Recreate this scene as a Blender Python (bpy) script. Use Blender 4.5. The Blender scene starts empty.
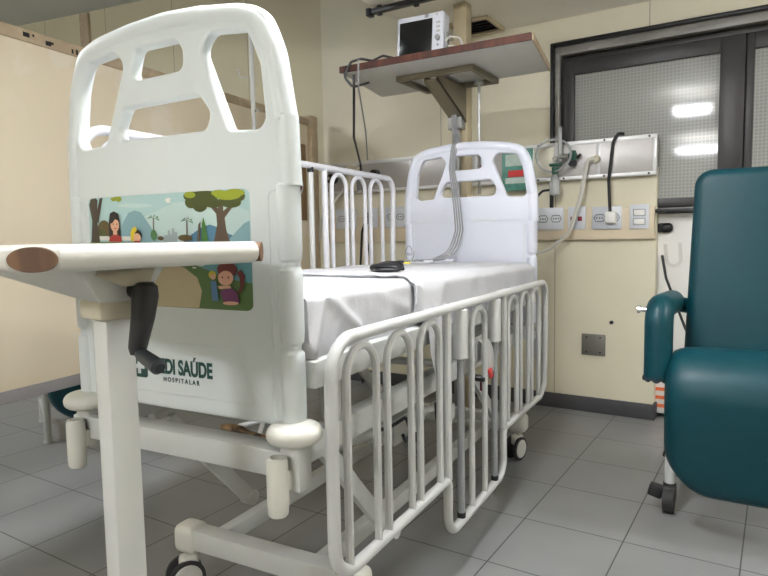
import bpy, bmesh, math, random
from mathutils import Vector, Matrix, noise
random.seed(7)
S = 0.88                       # everything is laid out in floor-tile units and brought to metres at the end
scn = bpy.context.scene
COL = scn.collection
PI = math.pi

# ------------------------------------------------------------------ materials
def mat(name, col, rough=0.5, metal=0.0, var=0.0, vscale=6.0, bump=0.0, bscale=40.0, spec=0.5, emit=None, coat=0.0):
    m = bpy.data.materials.new(name); m.use_nodes = True
    nt = m.node_tree; b = nt.nodes['Principled BSDF']
    b.inputs['Base Color'].default_value = (*col, 1); b.inputs['Roughness'].default_value = rough
    b.inputs['Metallic'].default_value = metal; b.inputs['Specular IOR Level'].default_value = spec
    b.inputs['Coat Weight'].default_value = coat
    if emit:
        b.inputs['Emission Color'].default_value = (*emit[0], 1); b.inputs['Emission Strength'].default_value = emit[1]
    if var or bump:
        tc = nt.nodes.new('ShaderNodeTexCoord'); mp = nt.nodes.new('ShaderNodeMapping')
        mp.inputs['Scale'].default_value = (1/S,)*3
        nt.links.new(tc.outputs['Object'], mp.inputs['Vector'])
    if var:
        n = nt.nodes.new('ShaderNodeTexNoise'); n.inputs['Scale'].default_value = vscale; n.inputs['Detail'].default_value = 5
        nt.links.new(mp.outputs[0], n.inputs['Vector'])
        mx = nt.nodes.new('ShaderNodeMix'); mx.data_type = 'RGBA'
        mx.inputs['A'].default_value = (*[c*(1-var) for c in col], 1); mx.inputs['B'].default_value = (*[min(1, c*(1+var)) for c in col], 1)
        nt.links.new(n.outputs['Fac'], mx.inputs['Factor']); nt.links.new(mx.outputs['Result'], b.inputs['Base Color'])
    if bump:
        n2 = nt.nodes.new('ShaderNodeTexNoise'); n2.inputs['Scale'].default_value = bscale; n2.inputs['Detail'].default_value = 4
        nt.links.new(mp.outputs[0], n2.inputs['Vector'])
        bp = nt.nodes.new('ShaderNodeBump'); bp.inputs['Strength'].default_value = bump; bp.inputs['Distance'].default_value = 0.01
        nt.links.new(n2.outputs['Fac'], bp.inputs['Height']); nt.links.new(bp.outputs[0], b.inputs['Normal'])
    return m

def mathn(nt, op, a, b=None):
    n = nt.nodes.new('ShaderNodeMath'); n.operation = op
    for i, x in enumerate((a, b)):
        if x is None: continue
        if isinstance(x, (int, float)): n.inputs[i].default_value = x
        else: nt.links.new(x, n.inputs[i])
    return n.outputs[0]

def coords(nt):
    tc = nt.nodes.new('ShaderNodeTexCoord'); mp = nt.nodes.new('ShaderNodeMapping'); mp.inputs['Scale'].default_value = (1/S,)*3
    nt.links.new(tc.outputs['Object'], mp.inputs['Vector'])
    sp = nt.nodes.new('ShaderNodeSeparateXYZ'); nt.links.new(mp.outputs[0], sp.inputs[0])
    return mp.outputs[0], sp.outputs

def line_mask(nt, x, origin, step, half):
    t = mathn(nt, 'DIVIDE', mathn(nt, 'SUBTRACT', x, origin), step)
    d = mathn(nt, 'ABSOLUTE', mathn(nt, 'SUBTRACT', t, mathn(nt, 'ROUND', t)))
    return mathn(nt, 'LESS_THAN', d, half/step)

def mix(nt, fac, a, b):
    mx = nt.nodes.new('ShaderNodeMix'); mx.data_type = 'RGBA'
    for k, v in (('Factor', fac), ('A', a), ('B', b)):
        if isinstance(v, tuple): mx.inputs[k].default_value = (*v, 1)
        elif isinstance(v, (int, float)): mx.inputs[k].default_value = v
        else: nt.links.new(v, mx.inputs[k])
    return mx.outputs['Result']

def mat_floor():
    m = mat('floor_tile', (.2, .2, .2), .38); nt = m.node_tree; b = nt.nodes['Principled BSDF']
    v, s = coords(nt)
    g = mathn(nt, 'MAXIMUM', line_mask(nt, s[0], -.884, .4, .0026), line_mask(nt, s[1], 2.07, .4085, .0026))
    n = nt.nodes.new('ShaderNodeTexNoise'); n.inputs['Scale'].default_value = 3.2; n.inputs['Detail'].default_value = 8
    nt.links.new(v, n.inputs['Vector'])
    w = nt.nodes.new('ShaderNodeTexWhiteNoise'); w.noise_dimensions = '2D'
    cb = nt.nodes.new('ShaderNodeCombineXYZ')
    nt.links.new(mathn(nt, 'FLOOR', mathn(nt, 'DIVIDE', mathn(nt, 'SUBTRACT', s[0], -.884), .4)), cb.inputs[0])
    nt.links.new(mathn(nt, 'FLOOR', mathn(nt, 'DIVIDE', mathn(nt, 'SUBTRACT', s[1], 2.07), .4085)), cb.inputs[1])
    nt.links.new(cb.outputs[0], w.inputs['Vector'])
    c = mix(nt, n.outputs['Fac'], (.165, .168, .168), (.29, .29, .285))
    c = mix(nt, mathn(nt, 'MULTIPLY', w.outputs['Value'], .22), c, (.15, .155, .16))
    c = mix(nt, g, c, (.035, .034, .034))
    nt.links.new(c, b.inputs['Base Color'])
    nt.links.new(mathn(nt, 'ADD', mathn(nt, 'MULTIPLY', n.outputs['Fac'], .25), .28), b.inputs['Roughness'])
    bp = nt.nodes.new('ShaderNodeBump'); bp.inputs['Strength'].default_value = .15; bp.inputs['Distance'].default_value = .004
    nt.links.new(mathn(nt, 'SUBTRACT', n.outputs['Fac'], g), bp.inputs['Height']); nt.links.new(bp.outputs[0], b.inputs['Normal'])
    return m

def mat_wall(name, col, origin=None, step=.7, axis=0, half=.003):
    m = mat(name, col, .62); nt = m.node_tree; b = nt.nodes['Principled BSDF']
    v, s = coords(nt)
    n = nt.nodes.new('ShaderNodeTexNoise'); n.inputs['Scale'].default_value = 2.2; n.inputs['Detail'].default_value = 7
    nt.links.new(v, n.inputs['Vector'])
    c = mix(nt, n.outputs['Fac'], tuple(x*.92 for x in col), tuple(min(1, x*1.06) for x in col))
    if origin is not None:
        c = mix(nt, line_mask(nt, s[axis], origin, step, half), c, tuple(x*.5 for x in col))
    nt.links.new(c, b.inputs['Base Color'])
    bp = nt.nodes.new('ShaderNodeBump'); bp.inputs['Strength'].default_value = .12; bp.inputs['Distance'].default_value = .01
    nt.links.new(n.outputs['Fac'], bp.inputs['Height']); nt.links.new(bp.outputs[0], b.inputs['Normal'])
    return m

def mat_partition():
    m = mat('cream_board', (.70, .60, .44), .45); nt = m.node_tree; b = nt.nodes['Principled BSDF']
    v, s = coords(nt)
    n = nt.nodes.new('ShaderNodeTexNoise'); n.inputs['Scale'].default_value = 1.6; n.inputs['Detail'].default_value = 10; n.inputs['Roughness'].default_value = .62
    nt.links.new(v, n.inputs['Vector'])
    r = nt.nodes.new('ShaderNodeValToRGB'); r.color_ramp.elements[0].position = .54; r.color_ramp.elements[1].position = .60
    nt.links.new(n.outputs['Fac'], r.inputs[0])
    c = mix(nt, mathn(nt, 'MULTIPLY', r.outputs[0], .45), (.80, .70, .53), (.88, .82, .72))
    nt.links.new(c, b.inputs['Base Color'])
    return m

def mat_wood(name, a, bcol, scale=(1, 14, 14), rough=.45):
    m = mat(name, a, rough); nt = m.node_tree; b = nt.nodes['Principled BSDF']
    tc = nt.nodes.new('ShaderNodeTexCoord'); mp = nt.nodes.new('ShaderNodeMapping'); mp.inputs['Scale'].default_value = tuple(x/S for x in scale)
    nt.links.new(tc.outputs['Object'], mp.inputs['Vector'])
    n = nt.nodes.new('ShaderNodeTexNoise'); n.inputs['Scale'].default_value = 3; n.inputs['Detail'].default_value = 8; n.inputs['Distortion'].default_value = .6
    nt.links.new(mp.outputs[0], n.inputs['Vector'])
    r = nt.nodes.new('ShaderNodeValToRGB'); r.color_ramp.elements[0].position = .38; r.color_ramp.elements[1].position = .66
    nt.links.new(n.outputs['Fac'], r.inputs[0])
    nt.links.new(mix(nt, r.outputs[0], a, bcol), b.inputs['Base Color'])
    return m

def mat_glass():
    # dark window with a fine security mesh close behind the glass
    m = mat('mesh_glass', (.2, .2, .2), .45, spec=.25, coat=.8); nt = m.node_tree; b = nt.nodes['Principled BSDF']
    v, s = coords(nt)
    g = mathn(nt, 'MAXIMUM', line_mask(nt, s[0], 0, .021, .0036), line_mask(nt, s[2], 0, .021, .0036))
    n = nt.nodes.new('ShaderNodeTexNoise'); n.inputs['Scale'].default_value = 2.0; n.inputs['Detail'].default_value = 3
    nt.links.new(v, n.inputs['Vector'])
    c0 = mix(nt, n.outputs['Fac'], (.17, .175, .175), (.32, .32, .30))
    nt.links.new(mix(nt, mathn(nt, 'MULTIPLY', g, .45), c0, (.42, .42, .38)), b.inputs['Base Color'])
    b.inputs['Coat Roughness'].default_value = .06
    return m

M = {}
M['plastic'] = mat('white_plastic', (.66, .70, .70), .38, var=.02, vscale=3)
M['plastic_warm'] = mat('warm_white_plastic', (.64, .63, .57), .36, var=.03)
M['plastic_cool'] = mat('cool_white_plastic', (.68, .70, .78), .38, var=.02, vscale=3)
M['paint'] = mat('white_paint', (.56, .57, .55), .38, var=.04, vscale=9)
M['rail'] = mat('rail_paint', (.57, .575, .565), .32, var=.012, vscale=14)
M['rail_lit'] = mat('lit_rail_paint', (.70, .70, .74), .32, var=.012, vscale=14)  # same rail paint, lightened so the raised rail looks brighter lit
M['grey_rod'] = mat('grey_rod', (.33, .34, .35), .4, metal=.25)
M['black'] = mat('black_plastic', (.012, .012, .014), .42)
M['rubber'] = mat('black_rubber', (.02, .02, .021), .65)
M['wheel_grey'] = mat('wheel_hub', (.62, .62, .58), .4)
M['chrome'] = mat('chrome', (.7, .7, .7), .22, metal=1)
M['steel'] = mat('zinc_steel', (.36, .36, .35), .42, metal=.7, var=.1, vscale=20)
M['sheet'] = mat('white_sheet', (.55, .55, .57), .85, bump=.35, bscale=16)
M['mattress'] = mat('mattress_vinyl', (.62, .65, .7), .5)
M['teal'] = mat('teal_vinyl', (.001, .043, .057), .40, var=.10, vscale=9, bump=.10, bscale=160, spec=.32)
M['teal_dark'] = mat('dark_teal_vinyl', (.006, .02, .03), .6)  # darker teal of the scalloped armrest hem
M['floor'] = mat_floor()
M['wall'] = mat_wall('cream_wall', (.77, .72, .57), -2.17, 1.45)
M['wall_low'] = mat_wall('cream_cladding', (.74, .69, .53), -1.30, .7)
M['wall_left'] = mat_wall('yellow_cream_wall', (.66, .60, .42), -4.0, .8)
M['ceiling'] = mat_wall('ceiling_paint', (.92, .88, .80))
M['ceil_high'] = mat_wall('high_ceiling_paint', (.62, .64, .64))
M['base'] = mat('baseboard', (.055, .055, .06), .5, var=.1)
M['partition'] = mat_partition()
M['part_wood'] = mat_wood('partition_wood', (.46, .36, .24), (.56, .45, .31), (4, 4, 4), .55)
M['part_trim'] = mat('partition_trim', (.34, .32, .32), .5, var=.1)
M['beige'] = mat('beige_post', (.52, .44, .29), .5, var=.05)
M['olive'] = mat('olive_metal', (.21, .18, .12), .5)
M['shelf'] = mat('shelf_underside', (.58, .57, .54), .42, var=.04)
M['shelf_edge'] = mat_wood('shelf_edge_wood', (.045, .012, .007), (.10, .03, .017), (8, 2, 2), .65)
M['oak'] = mat_wood('bare_wood', (.10, .045, .018), (.26, .13, .055), (10, 3, 3), .55)
M['table_white'] = mat('table_laminate', (.66, .65, .60), .3, var=.02)
M['post_white'] = mat('table_post_paint', (.62, .63, .61), .35, var=.02)
M['collar'] = mat('aged_cream_plastic', (.58, .53, .41), .5, var=.12, vscale=16)
M['alu'] = mat('panel_frame', (.72, .72, .72), .35, metal=.2)
M['panel_grey'] = mat('panel_plate', (.48, .46, .45), .4, metal=.35, var=.06, vscale=30)
M['panel_cream'] = mat('panel_plate_yellowed', (.66, .62, .50), .4, metal=.1, var=.12, vscale=14)
M['trunk'] = mat('trunking', (.70, .60, .44), .5, var=.05)
M['plate'] = mat('socket_plate', (.66, .68, .72), .4)
M['plate_line'] = mat('socket_marks', (.09, .09, .10), .6)
M['red'] = mat('red_socket', (.20, .008, .012), .45)
M['bright_red'] = mat('red_print', (.55, .03, .03), .5)
M['orange'] = mat('orange_print', (.72, .16, .05), .5)
M['steel_plate'] = mat('steel_cover', (.24, .23, .20), .4, metal=.5)
M['white'] = mat('white_enamel', (.82, .80, .76), .4, var=.02)
M['bronze'] = mat('bronze_aluminium', (.045, .043, .043), .42, metal=.3)
M['black_frame'] = mat('black_frame', (.008, .008, .009), .4)
M['marble'] = mat_wood('grey_stone_sill', (.24, .23, .21), (.36, .35, .33), (1.2, 6, 6), .35)
M['glass'] = mat_glass()
M['screen'] = mat('screen', (.006, .007, .008), .18)
M['green'] = mat('green_fitting', (.01, .09, .05), .4)
M['clear'] = mat('clear_tube', (.66, .68, .68), .25)
M['clear'].node_tree.nodes['Principled BSDF'].inputs['Transmission Weight'].default_value = .55
M['hose'] = mat('cream_hose', (.62, .60, .54), .5)
M['cable_grey'] = mat('grey_cable', (.30, .30, .31), .5)
M['yellow'] = mat('yellow_clip', (.70, .60, .06), .5)
M['brown'] = mat_wood('brown_scrap', (.05, .025, .012), (.35, .22, .10), (9, 9, 9), .6)
M['cardboard'] = mat('brown_board', (.30, .18, .08), .6, var=.1)
M['tealgreen_print'] = mat('printed_bag', (.10, .30, .24), .4, var=.5, vscale=30)
M['pale_print'] = mat('printed_label', (.55, .66, .60), .45, var=.3, vscale=50)
M['lamp'] = mat('lamp_diffuser', (.9, .9, .9), .5, emit=((.95, .98, 1.03), 88.0))
M['lamp2'] = mat('strong_lamp_diffuser', (.9, .9, .9), .5, emit=((.95, .98, 1.03), 53.0))
M['lamp3'] = mat('fill_lamp_diffuser', (.9, .9, .9), .5, emit=((.95, .98, 1.03), 22.0))  # glow of the added fill light
M['lamp4'] = mat('faint_lamp_diffuser', (.9, .9, .9), .5, emit=((.95, .98, 1.03), 26.0))
M['logo'] = mat('logo_green', (.004, .055, .045), .45)
for k, c in dict(sky=(.40, .58, .58), sky2=(.50, .64, .62), mount=(.22, .38, .42), mount2=(.07, .19, .29), trunkc=(.06, .045, .03), trunk2=(.11, .075, .05),
                 foliage=(.06, .075, .015), lime=(.27, .32, .02), grass=(.075, .16, .035), path=(.52, .43, .26), hair=(.01, .008, .008), skin=(.72, .40, .27),
                 redshirt=(.42, .03, .025), cap=(.66, .50, .03), bush=(.10, .07, .02), city=(.34, .40, .42), cypress=(.05, .18, .03), palm=(.06, .17, .06),
                 redhair=(.13, .014, .014), purple=(.16, .03, .12), bluejean=(.08, .20, .38), water=(.12, .32, .36), offwhite=(.75, .75, .70)).items():
    M['p_'+k] = mat('print_'+k, c, .33)

# ------------------------------------------------------------------ mesh builder
def fillet(pts, rad, n=6, closed=False):
    pts = [Vector(p) for p in pts]; out = []; N = len(pts)
    for i, p in enumerate(pts):
        r = rad[i] if isinstance(rad, (list, tuple)) else rad
        if (not closed and i in (0, N-1)) or r <= 0: out.append(p); continue
        a = pts[i-1]-p; b = pts[(i+1) % N]-p
        la, lb = a.length, b.length; a = a/la; b = b/lb
        ang = a.angle(b)
        if ang > PI-.02: out.append(p); continue
        t = min(r/math.tan(ang/2), la*.49, lb*.49); rr = t*math.tan(ang/2)
        c = p+(a+b).normalized()*(rr/math.sin(ang/2))
        s = p+a*t-c; e = p+b*t-c; th = s.angle(e)
        for k in range(n+1):
            f = k/n; out.append(c+(s*math.sin((1-f)*th)+e*math.sin(f*th))/math.sin(th))
    return out

class MB:
    def __init__(self): self.v = []; self.f = []; self.mi = []; self.cur = 0
    def m(self, i): self.cur = i; return self
    def add(self, vs, fs):
        o = len(self.v); self.v += [tuple(x) for x in vs]
        for f in fs: self.f.append([o+i for i in f]); self.mi.append(self.cur)
        return self
    def box(self, x0, x1, y0, y1, z0, z1, bev=0.0, mtx=None, seg=2):
        bm = bmesh.new()
        bmesh.ops.create_cube(bm, size=1)
        for v in bm.verts: v.co = Vector(((x0+x1)/2+v.co.x*(x1-x0), (y0+y1)/2+v.co.y*(y1-y0), (z0+z1)/2+v.co.z*(z1-z0)))
        if bev: bmesh.ops.bevel(bm, geom=bm.edges[:], offset=bev, segments=seg, profile=.5, affect='EDGES')
        return self.bm(bm, mtx)
    def bm(self, bm, mtx=None):
        bm.verts.index_update()
        self.add([(mtx @ v.co if mtx else v.co.copy()) for v in bm.verts], [[v.index for v in f.verts] for f in bm.faces]); bm.free(); return self
    def tube(self, pts, r, seg=10, closed=False, caps=True, sx=1.0):
        pts = [Vector(p) for p in pts]
        q = [pts[0]]
        for p in pts[1:]:
            if (p-q[-1]).length > 1e-5: q.append(p)
        pts = q; N = len(pts); T = []
        for i in range(N):
            a = pts[i-1] if (i or closed) else pts[i]; b = pts[(i+1) % N] if (i < N-1 or closed) else pts[i]
            T.append((b-a).normalized())
        up = Vector((0, 0, 1)) if abs(T[0].z) < .9 else Vector((0, 1, 0))
        n = (up-T[0]*up.dot(T[0])).normalized(); vs = []; fs = []
        for i in range(N):
            n = (n-T[i]*n.dot(T[i])).normalized(); b = T[i].cross(n)
            rr = r[i] if isinstance(r, (list, tuple)) else r
            for k in range(seg):
                a = 2*PI*k/seg; vs.append(pts[i]+(n*math.cos(a)+b*math.sin(a)*sx)*rr)
        for i in range(N if closed else N-1):
            j = (i+1) % N
            for k in range(seg): fs.append([i*seg+k, i*seg+(k+1) % seg, j*seg+(k+1) % seg, j*seg+k])
        if caps and not closed:
            fs.append(list(range(seg))[::-1]); fs.append([(N-1)*seg+k for k in range(seg)])
        return self.add(vs, fs)
    def cyl(self, a, b, r, seg=16, r2=None): return self.tube([a, b], [r, r if r2 is None else r2], seg)
    def lathe(self, prof, c=(0, 0, 0), seg=24, mtx=None, sx=1.0, sy=1.0):
        vs = []; fs = []; n = len(prof)
        for r, z in prof:
            for k in range(seg):
                a = 2*PI*k/seg; p = Vector((r*math.cos(a)*sx, r*math.sin(a)*sy, z))
                p = (mtx @ p) if mtx else p; vs.append(p+Vector(c))
        for i in range(n-1):
            for k in range(seg): fs.append([i*seg+k, i*seg+(k+1) % seg, (i+1)*seg+(k+1) % seg, (i+1)*seg+k])
        fs.append(list(range(seg))[::-1]); fs.append([(n-1)*seg+k for k in range(seg)])
        return self.add(vs, fs)
    def prism(self, poly, fn, d0, d1):
        n = len(poly); vs = [fn(a, b, d0) for a, b in poly]+[fn(a, b, d1) for a, b in poly]
        fs = [list(range(n))[::-1], [n+i for i in range(n)]]+[[i, (i+1) % n, n+(i+1) % n, n+i] for i in range(n)]
        return self.add(vs, fs)
    def ball(self, c, r, sc=(1, 1, 1), seg=14):
        prof = [(max(1e-4, math.sin(PI*i/seg))*r, -math.cos(PI*i/seg)*r) for i in range(seg+1)]
        return self.lathe(prof, c, 18, Matrix.Diagonal((*sc, 1)))
    def grid(self, nu, nv, fn, thick=None):
        vs = [fn(i/nu, j/nv) for j in range(nv+1) for i in range(nu+1)]
        fs = [[j*(nu+1)+i, j*(nu+1)+i+1, (j+1)*(nu+1)+i+1, (j+1)*(nu+1)+i] for j in range(nv) for i in range(nu)]
        return self.add(vs, fs)

def obj(name, mb, mats, parent=None, smooth=35, loc=None, bevel=0, solid=0, subdiv=0):
    me = bpy.data.meshes.new(name); me.from_pydata(mb.v, [], mb.f)
    mats = mats if isinstance(mats, (list, tuple)) else [mats]
    for m in mats: me.materials.append(M[m] if isinstance(m, str) else m)
    for p, i in zip(me.polygons, mb.mi): p.material_index = i
    me.validate()
    b = bmesh.new(); b.from_mesh(me); bmesh.ops.recalc_face_normals(b, faces=b.faces); b.to_mesh(me); b.free()
    if smooth: me.shade_smooth(); me.set_sharp_from_angle(angle=math.radians(smooth))
    o = bpy.data.objects.new(name, me); COL.objects.link(o)
    if parent: o.parent = parent
    if loc: o.location = loc
    if solid:
        md = o.modifiers.new('Solid', 'SOLIDIFY'); md.thickness = solid*S; md.offset = 1
    if bevel:
        md = o.modifiers.new('Bevel', 'BEVEL'); md.width = bevel*S; md.segments = 2; md.limit_method = 'ANGLE'
    if subdiv:
        md = o.modifiers.new('Sub', 'SUBSURF'); md.levels = subdiv; md.render_levels = subdiv
    return o

def tag(o, label=None, cat=None, group=None, kind=None):
    if label: o['label'] = label
    if cat: o['category'] = cat
    if group: o['group'] = group
    if kind: o['kind'] = kind
    return o

def thing(name, label, cat, loc=(0, 0, 0), rz=0, group=None):
    o = bpy.data.objects.new(name, None); COL.objects.link(o); o.empty_display_size = .1
    o.location = loc; o.rotation_euler = (0, 0, rz)
    return tag(o, label, cat, group)

def struct(name, mb, mats, **k):
    return tag(obj(name, mb, mats, **k), kind='structure')

def dup(root, loc, rz, label, group=None):
    r = root.copy(); COL.objects.link(r); r.location = loc; r.rotation_euler = (0, 0, rz); r['label'] = label
    if group: r['group'] = group
    for ch in list(root.children):
        c = ch.copy(); COL.objects.link(c); c.parent = r
        for g in list(ch.children):
            d = g.copy(); COL.objects.link(d); d.parent = c
    return r

def panel2d(name, loops, half, bev, place, parent, mats, res=3):
    """flat board from 2D outlines (first outer, the rest holes) with rounded edges; place maps (a, b, depth) to 3D"""
    cu = bpy.data.curves.new('tmp', 'CURVE'); cu.dimensions = '2D'; cu.fill_mode = 'BOTH'
    cu.extrude = max(1e-4, half-bev); cu.bevel_depth = bev; cu.bevel_resolution = res; cu.offset = -bev
    for lp in loops:
        sp = cu.splines.new('POLY'); sp.points.add(len(lp)-1); sp.use_cyclic_u = True
        for p, q in zip(sp.points, lp): p.co = (q[0], q[1], 0, 1)
    t = bpy.data.objects.new('tmp', cu); COL.objects.link(t)
    dg = bpy.context.evaluated_depsgraph_get(); dg.update()
    me = bpy.data.meshes.new_from_object(t.evaluated_get(dg)); bpy.data.objects.remove(t); bpy.data.curves.remove(cu)
    b = bmesh.new(); b.from_mesh(me); bmesh.ops.remove_doubles(b, verts=b.verts, dist=1e-5)
    for v in b.verts: v.co = Vector(place(*v.co))
    bmesh.ops.recalc_face_normals(b, faces=b.faces)
    me2 = bpy.data.meshes.new(name); b.to_mesh(me2); b.free(); bpy.data.meshes.remove(me)
    me2.materials.clear(); me2.materials.append(M[mats])
    me2.shade_smooth(); me2.set_sharp_from_angle(angle=math.radians(40))
    o = bpy.data.objects.new(name, me2); COL.objects.link(o); o.parent = parent
    return o

def text_mb(s, size, depth, place, mb, align='LEFT', xs=1.0, bold=0.0):
    cu = bpy.data.curves.new('txt', 'FONT'); cu.body = s; cu.size = size; cu.extrude = depth; cu.align_x = align; cu.offset = bold
    t = bpy.data.objects.new('txt', cu); COL.objects.link(t)
    dg = bpy.context.evaluated_depsgraph_get(); dg.update()
    me = bpy.data.meshes.new_from_object(t.evaluated_get(dg)); bpy.data.objects.remove(t); bpy.data.curves.remove(cu)
    mb.add([place(v.co.x*xs, v.co.y, v.co.z) for v in me.vertices], [list(p.vertices) for p in me.polygons]); bpy.data.meshes.remove(me)

def ell(cx, cy, rx, ry, n=18, a0=0, a1=2*PI):
    full = abs(a1-a0-2*PI) < 1e-6
    return [(cx+rx*math.cos(a0+(a1-a0)*k/(n if full else n-1)), cy+ry*math.sin(a0+(a1-a0)*k/(n if full else n-1))) for k in range(n)]

# ------------------------------------------------------------------ room shell
YW = 4.24; XD = -2.17
struct('floor', MB().box(-8, 2.6, -3.6, 4.7, -.08, 0), 'floor', smooth=0)
struct('wall_back', MB().box(-3.28, -1.32, YW, 4.6, .0, 3.5), 'wall', smooth=0)
struct('wall_back', MB().box(-1.3199, 2.6, YW, 4.6, 2.462, 2.8), 'wall', smooth=0)
struct('wall_back', MB().box(-.6599, 2.6, 4.5, 4.6, 0, 1.33), 'wall', smooth=0)
struct('wall_back', MB().box(-1.3199, -.66, YW, 4.6, 0, 1.62), 'wall_low', smooth=0)
cl = MB().box(-3.28, -.662, YW-.006, YW-.0005, .10, 1.165)
struct('trim_1', cl, 'wall_low', smooth=0)
ang = math.atan2(4.33-3.70, -3.35+6.88)
d = Vector((math.cos(ang), math.sin(ang), 0)); nrm = Vector((-d.y, d.x, 0)); p0 = Vector((-3.281, 4.245, 0))
def onleft(a, b, c): return p0-d*a+nrm*b+Vector((0, 0, c))
wl = MB()
wl.add([onleft(a, b, c) for a in (0, 4.9) for b in (0, .15) for c in (0, 3.5)], [[0, 1, 3, 2], [4, 6, 7, 5], [0, 4, 5, 1], [2, 3, 7, 6], [0, 2, 6, 4], [1, 5, 7, 3]])
struct('wall_left', wl, 'wall_left', smooth=0)
struct('trim_2', MB().add([onleft(a, b, c) for a in (2.55, 2.66) for b in (-.03, 0) for c in (0, 3.44)], [[0, 1, 3, 2], [4, 6, 7, 5], [0, 4, 5, 1], [2, 3, 7, 6], [0, 2, 6, 4], [1, 5, 7, 3]]), 'part_wood', smooth=0)
struct('wall_right', MB().box(2.6, 2.7, -3.6, 4.7, 0, 3.5), 'wall', smooth=0)
struct('wall_front', MB().box(-8, 2.6, -3.7, -3.6, 0, 3.5), 'wall', smooth=0)
struct('wall_side', MB().box(-8.1, -8, -3.6, 4.7, 0, 3.5), 'wall_left', smooth=0)
struct('ceiling', MB().box(XD, 2.6, -3.6, YW-.0005, 2.63, 2.75), 'ceiling', smooth=0)
struct('ceiling_high', MB().box(-8, XD-.001, -3.6, 4.7, 3.46, 3.55).box(XD-.003, XD-.001, -3.6, YW-.001, 2.751, 3.459), 'ceil_high', smooth=0)
struct('baseboard_back', MB().box(-3.28, -.655, YW-.022, YW-.0065, .0, .103, .004).box(-.662, -.645, YW-.022, 4.49, 0, .103, .003), 'base')

# window ------------------------------------------------------------
def ring(mb, x0, x1, z0, z1, y0, y1, w, wl=None, wr=None, wt=None, wb_=None, bev=.004):
    wl = w if wl is None else wl; wr = w if wr is None else wr; wt = w if wt is None else wt; wb_ = w if wb_ is None else wb_
    mb.box(x0, x0+wl, y0, y1, z0, z1, bev); mb.box(x1-wr, x1, y0, y1, z0, z1, bev)
    mb.box(x0+wl, x1-wr, y0, y1, z1-wt, z1, bev); mb.box(x0+wl, x1-wr, y0, y1, z0, z0+wb_, bev)
win = tag(bpy.data.objects.new('window_1', None), 'dark bronze sliding window with mesh glass above the wall panel', 'window', kind='structure'); COL.objects.link(win)
m = MB(); ring(m, -1.335, 1.6, 1.33, 2.475, YW-.025, YW+.02, .022); obj('outer_trim', m, 'black_frame', win)
m = MB(); ring(m, -1.315, 1.58, 1.35, 2.455, YW+.021, YW+.10, .055, wb_=.01, wl=.03, wr=.03); obj('stone_reveal', m, 'marble', win)
m = MB(); ring(m, -1.285, 1.55, 1.335, 2.385, YW+.06, YW+.13, .035, wt=.03, wb_=.03); obj('outer_frame', m, 'bronze', win)
m = MB(); ring(m, -1.25, -.20, 1.365, 2.352, YW+.03, YW+.08, .06, wl=.062, wr=.13, wt=.09, wb_=.055); obj('sash', m, 'bronze', win)
m = MB(); m.box(-1.19, -.32, YW+.052, YW+.062, 1.41, 2.27); obj('pane', m, 'glass', win, smooth=0)
m = MB(); ring(m, -.195, 1.5, 1.365, 2.352, YW+.05, YW+.10, .06, wl=.04, wt=.09, wb_=.055); obj('sash', m, 'bronze', win)
m = MB(); m.box(-.16, 1.45, YW+.072, YW+.082, 1.41, 2.27); obj('pane', m, 'glass', win, smooth=0)
struct('wall_outside', MB().box(-1.6, 1.9, 4.62, 4.66, 1.2, 2.6), 'base', smooth=0)

# white cabinet below the window ------------------------------------
cab = thing('cabinet', 'white cabinet under the window, seen between the wall corner and the teal chair', 'cabinet', (0, 0, 0))
obj('body', MB().box(-.6595, .9, 4.31, 4.495, .03, 1.325, .004), 'white', cab)
m = MB().box(-.66, -.62, 4.285, 4.309, 1.205, 1.265, .01).box(-.645, -.57, 4.272, 4.309, 1.205, 1.265, .026, seg=4); obj('handle', m, 'black', cab)
m = MB()
for z in (.07, .125, .18): m.box(-.655, -.35, 4.306, 4.3098, z, z+.022)
obj('stripe_print', m, 'orange', cab, smooth=0)
m = MB().tube(fillet([(-.615, 4.308, 1.13), (-.60, 4.308, .99), (-.52, 4.308, 1.0), (-.53, 4.308, 1.14)], .05), .012, 6)
# faint hook-shaped scuff on the cabinet front
for i, v in enumerate(m.v): m.v[i] = (v[0], 4.3092+(v[1]-4.308)*.04, v[2])
obj('scuff_mark', m, mat('scuff', (.66, .63, .58), .5), cab)

# ceiling vent, curtain track ---------------------------------------
vt = thing('ceiling_vent', 'square louvred air vent in the ceiling behind the monitor', 'vent', (-1.79, 4.03, 2.629))
m = MB(); 
m.box(-.15, .15, -.15, -.125, -.02, 0, .003).box(-.15, .15, .125, .15, -.02, 0, .003).box(-.15, -.125, -.125, .125, -.02, 0, .003).box(.125, .15, -.125, .125, -.02, 0, .003); obj('frame', m, 'beige', vt)
obj('backing', MB().box(-.125, .125, -.125, .125, -.004, -.0005), 'black', vt)
for k in range(5):
    y = -.1+k*.05; obj('slat', MB().box(-.124, .124, y-.018, y+.018, -.0015, .0015, mtx=Matrix.Translation((0, 0, -.012)) @ Matrix.Translation((0, y, 0)) @ Matrix.Rotation(.5, 4, 'X') @ Matrix.Translation((0, -y, 0))), 'bronze', vt)
tr = thing('curtain_track', 'dark metal curtain track fixed under the ceiling above the monitor', 'curtain track', (-2.2, 3.34, 2.629))
obj('rail', MB().box(0, 2.2, -.018, .018, -.045, -.012, .004), 'black', tr)
obj('end_cap', MB().box(-.012, .02, -.026, .026, -.055, -.008, .004), 'black', tr)
for x in (.06, .32, 1.2, 2.0): obj('bracket', MB().box(x, x+.03, -.012, .012, -.06, 0, .003), 'black', tr)

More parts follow.
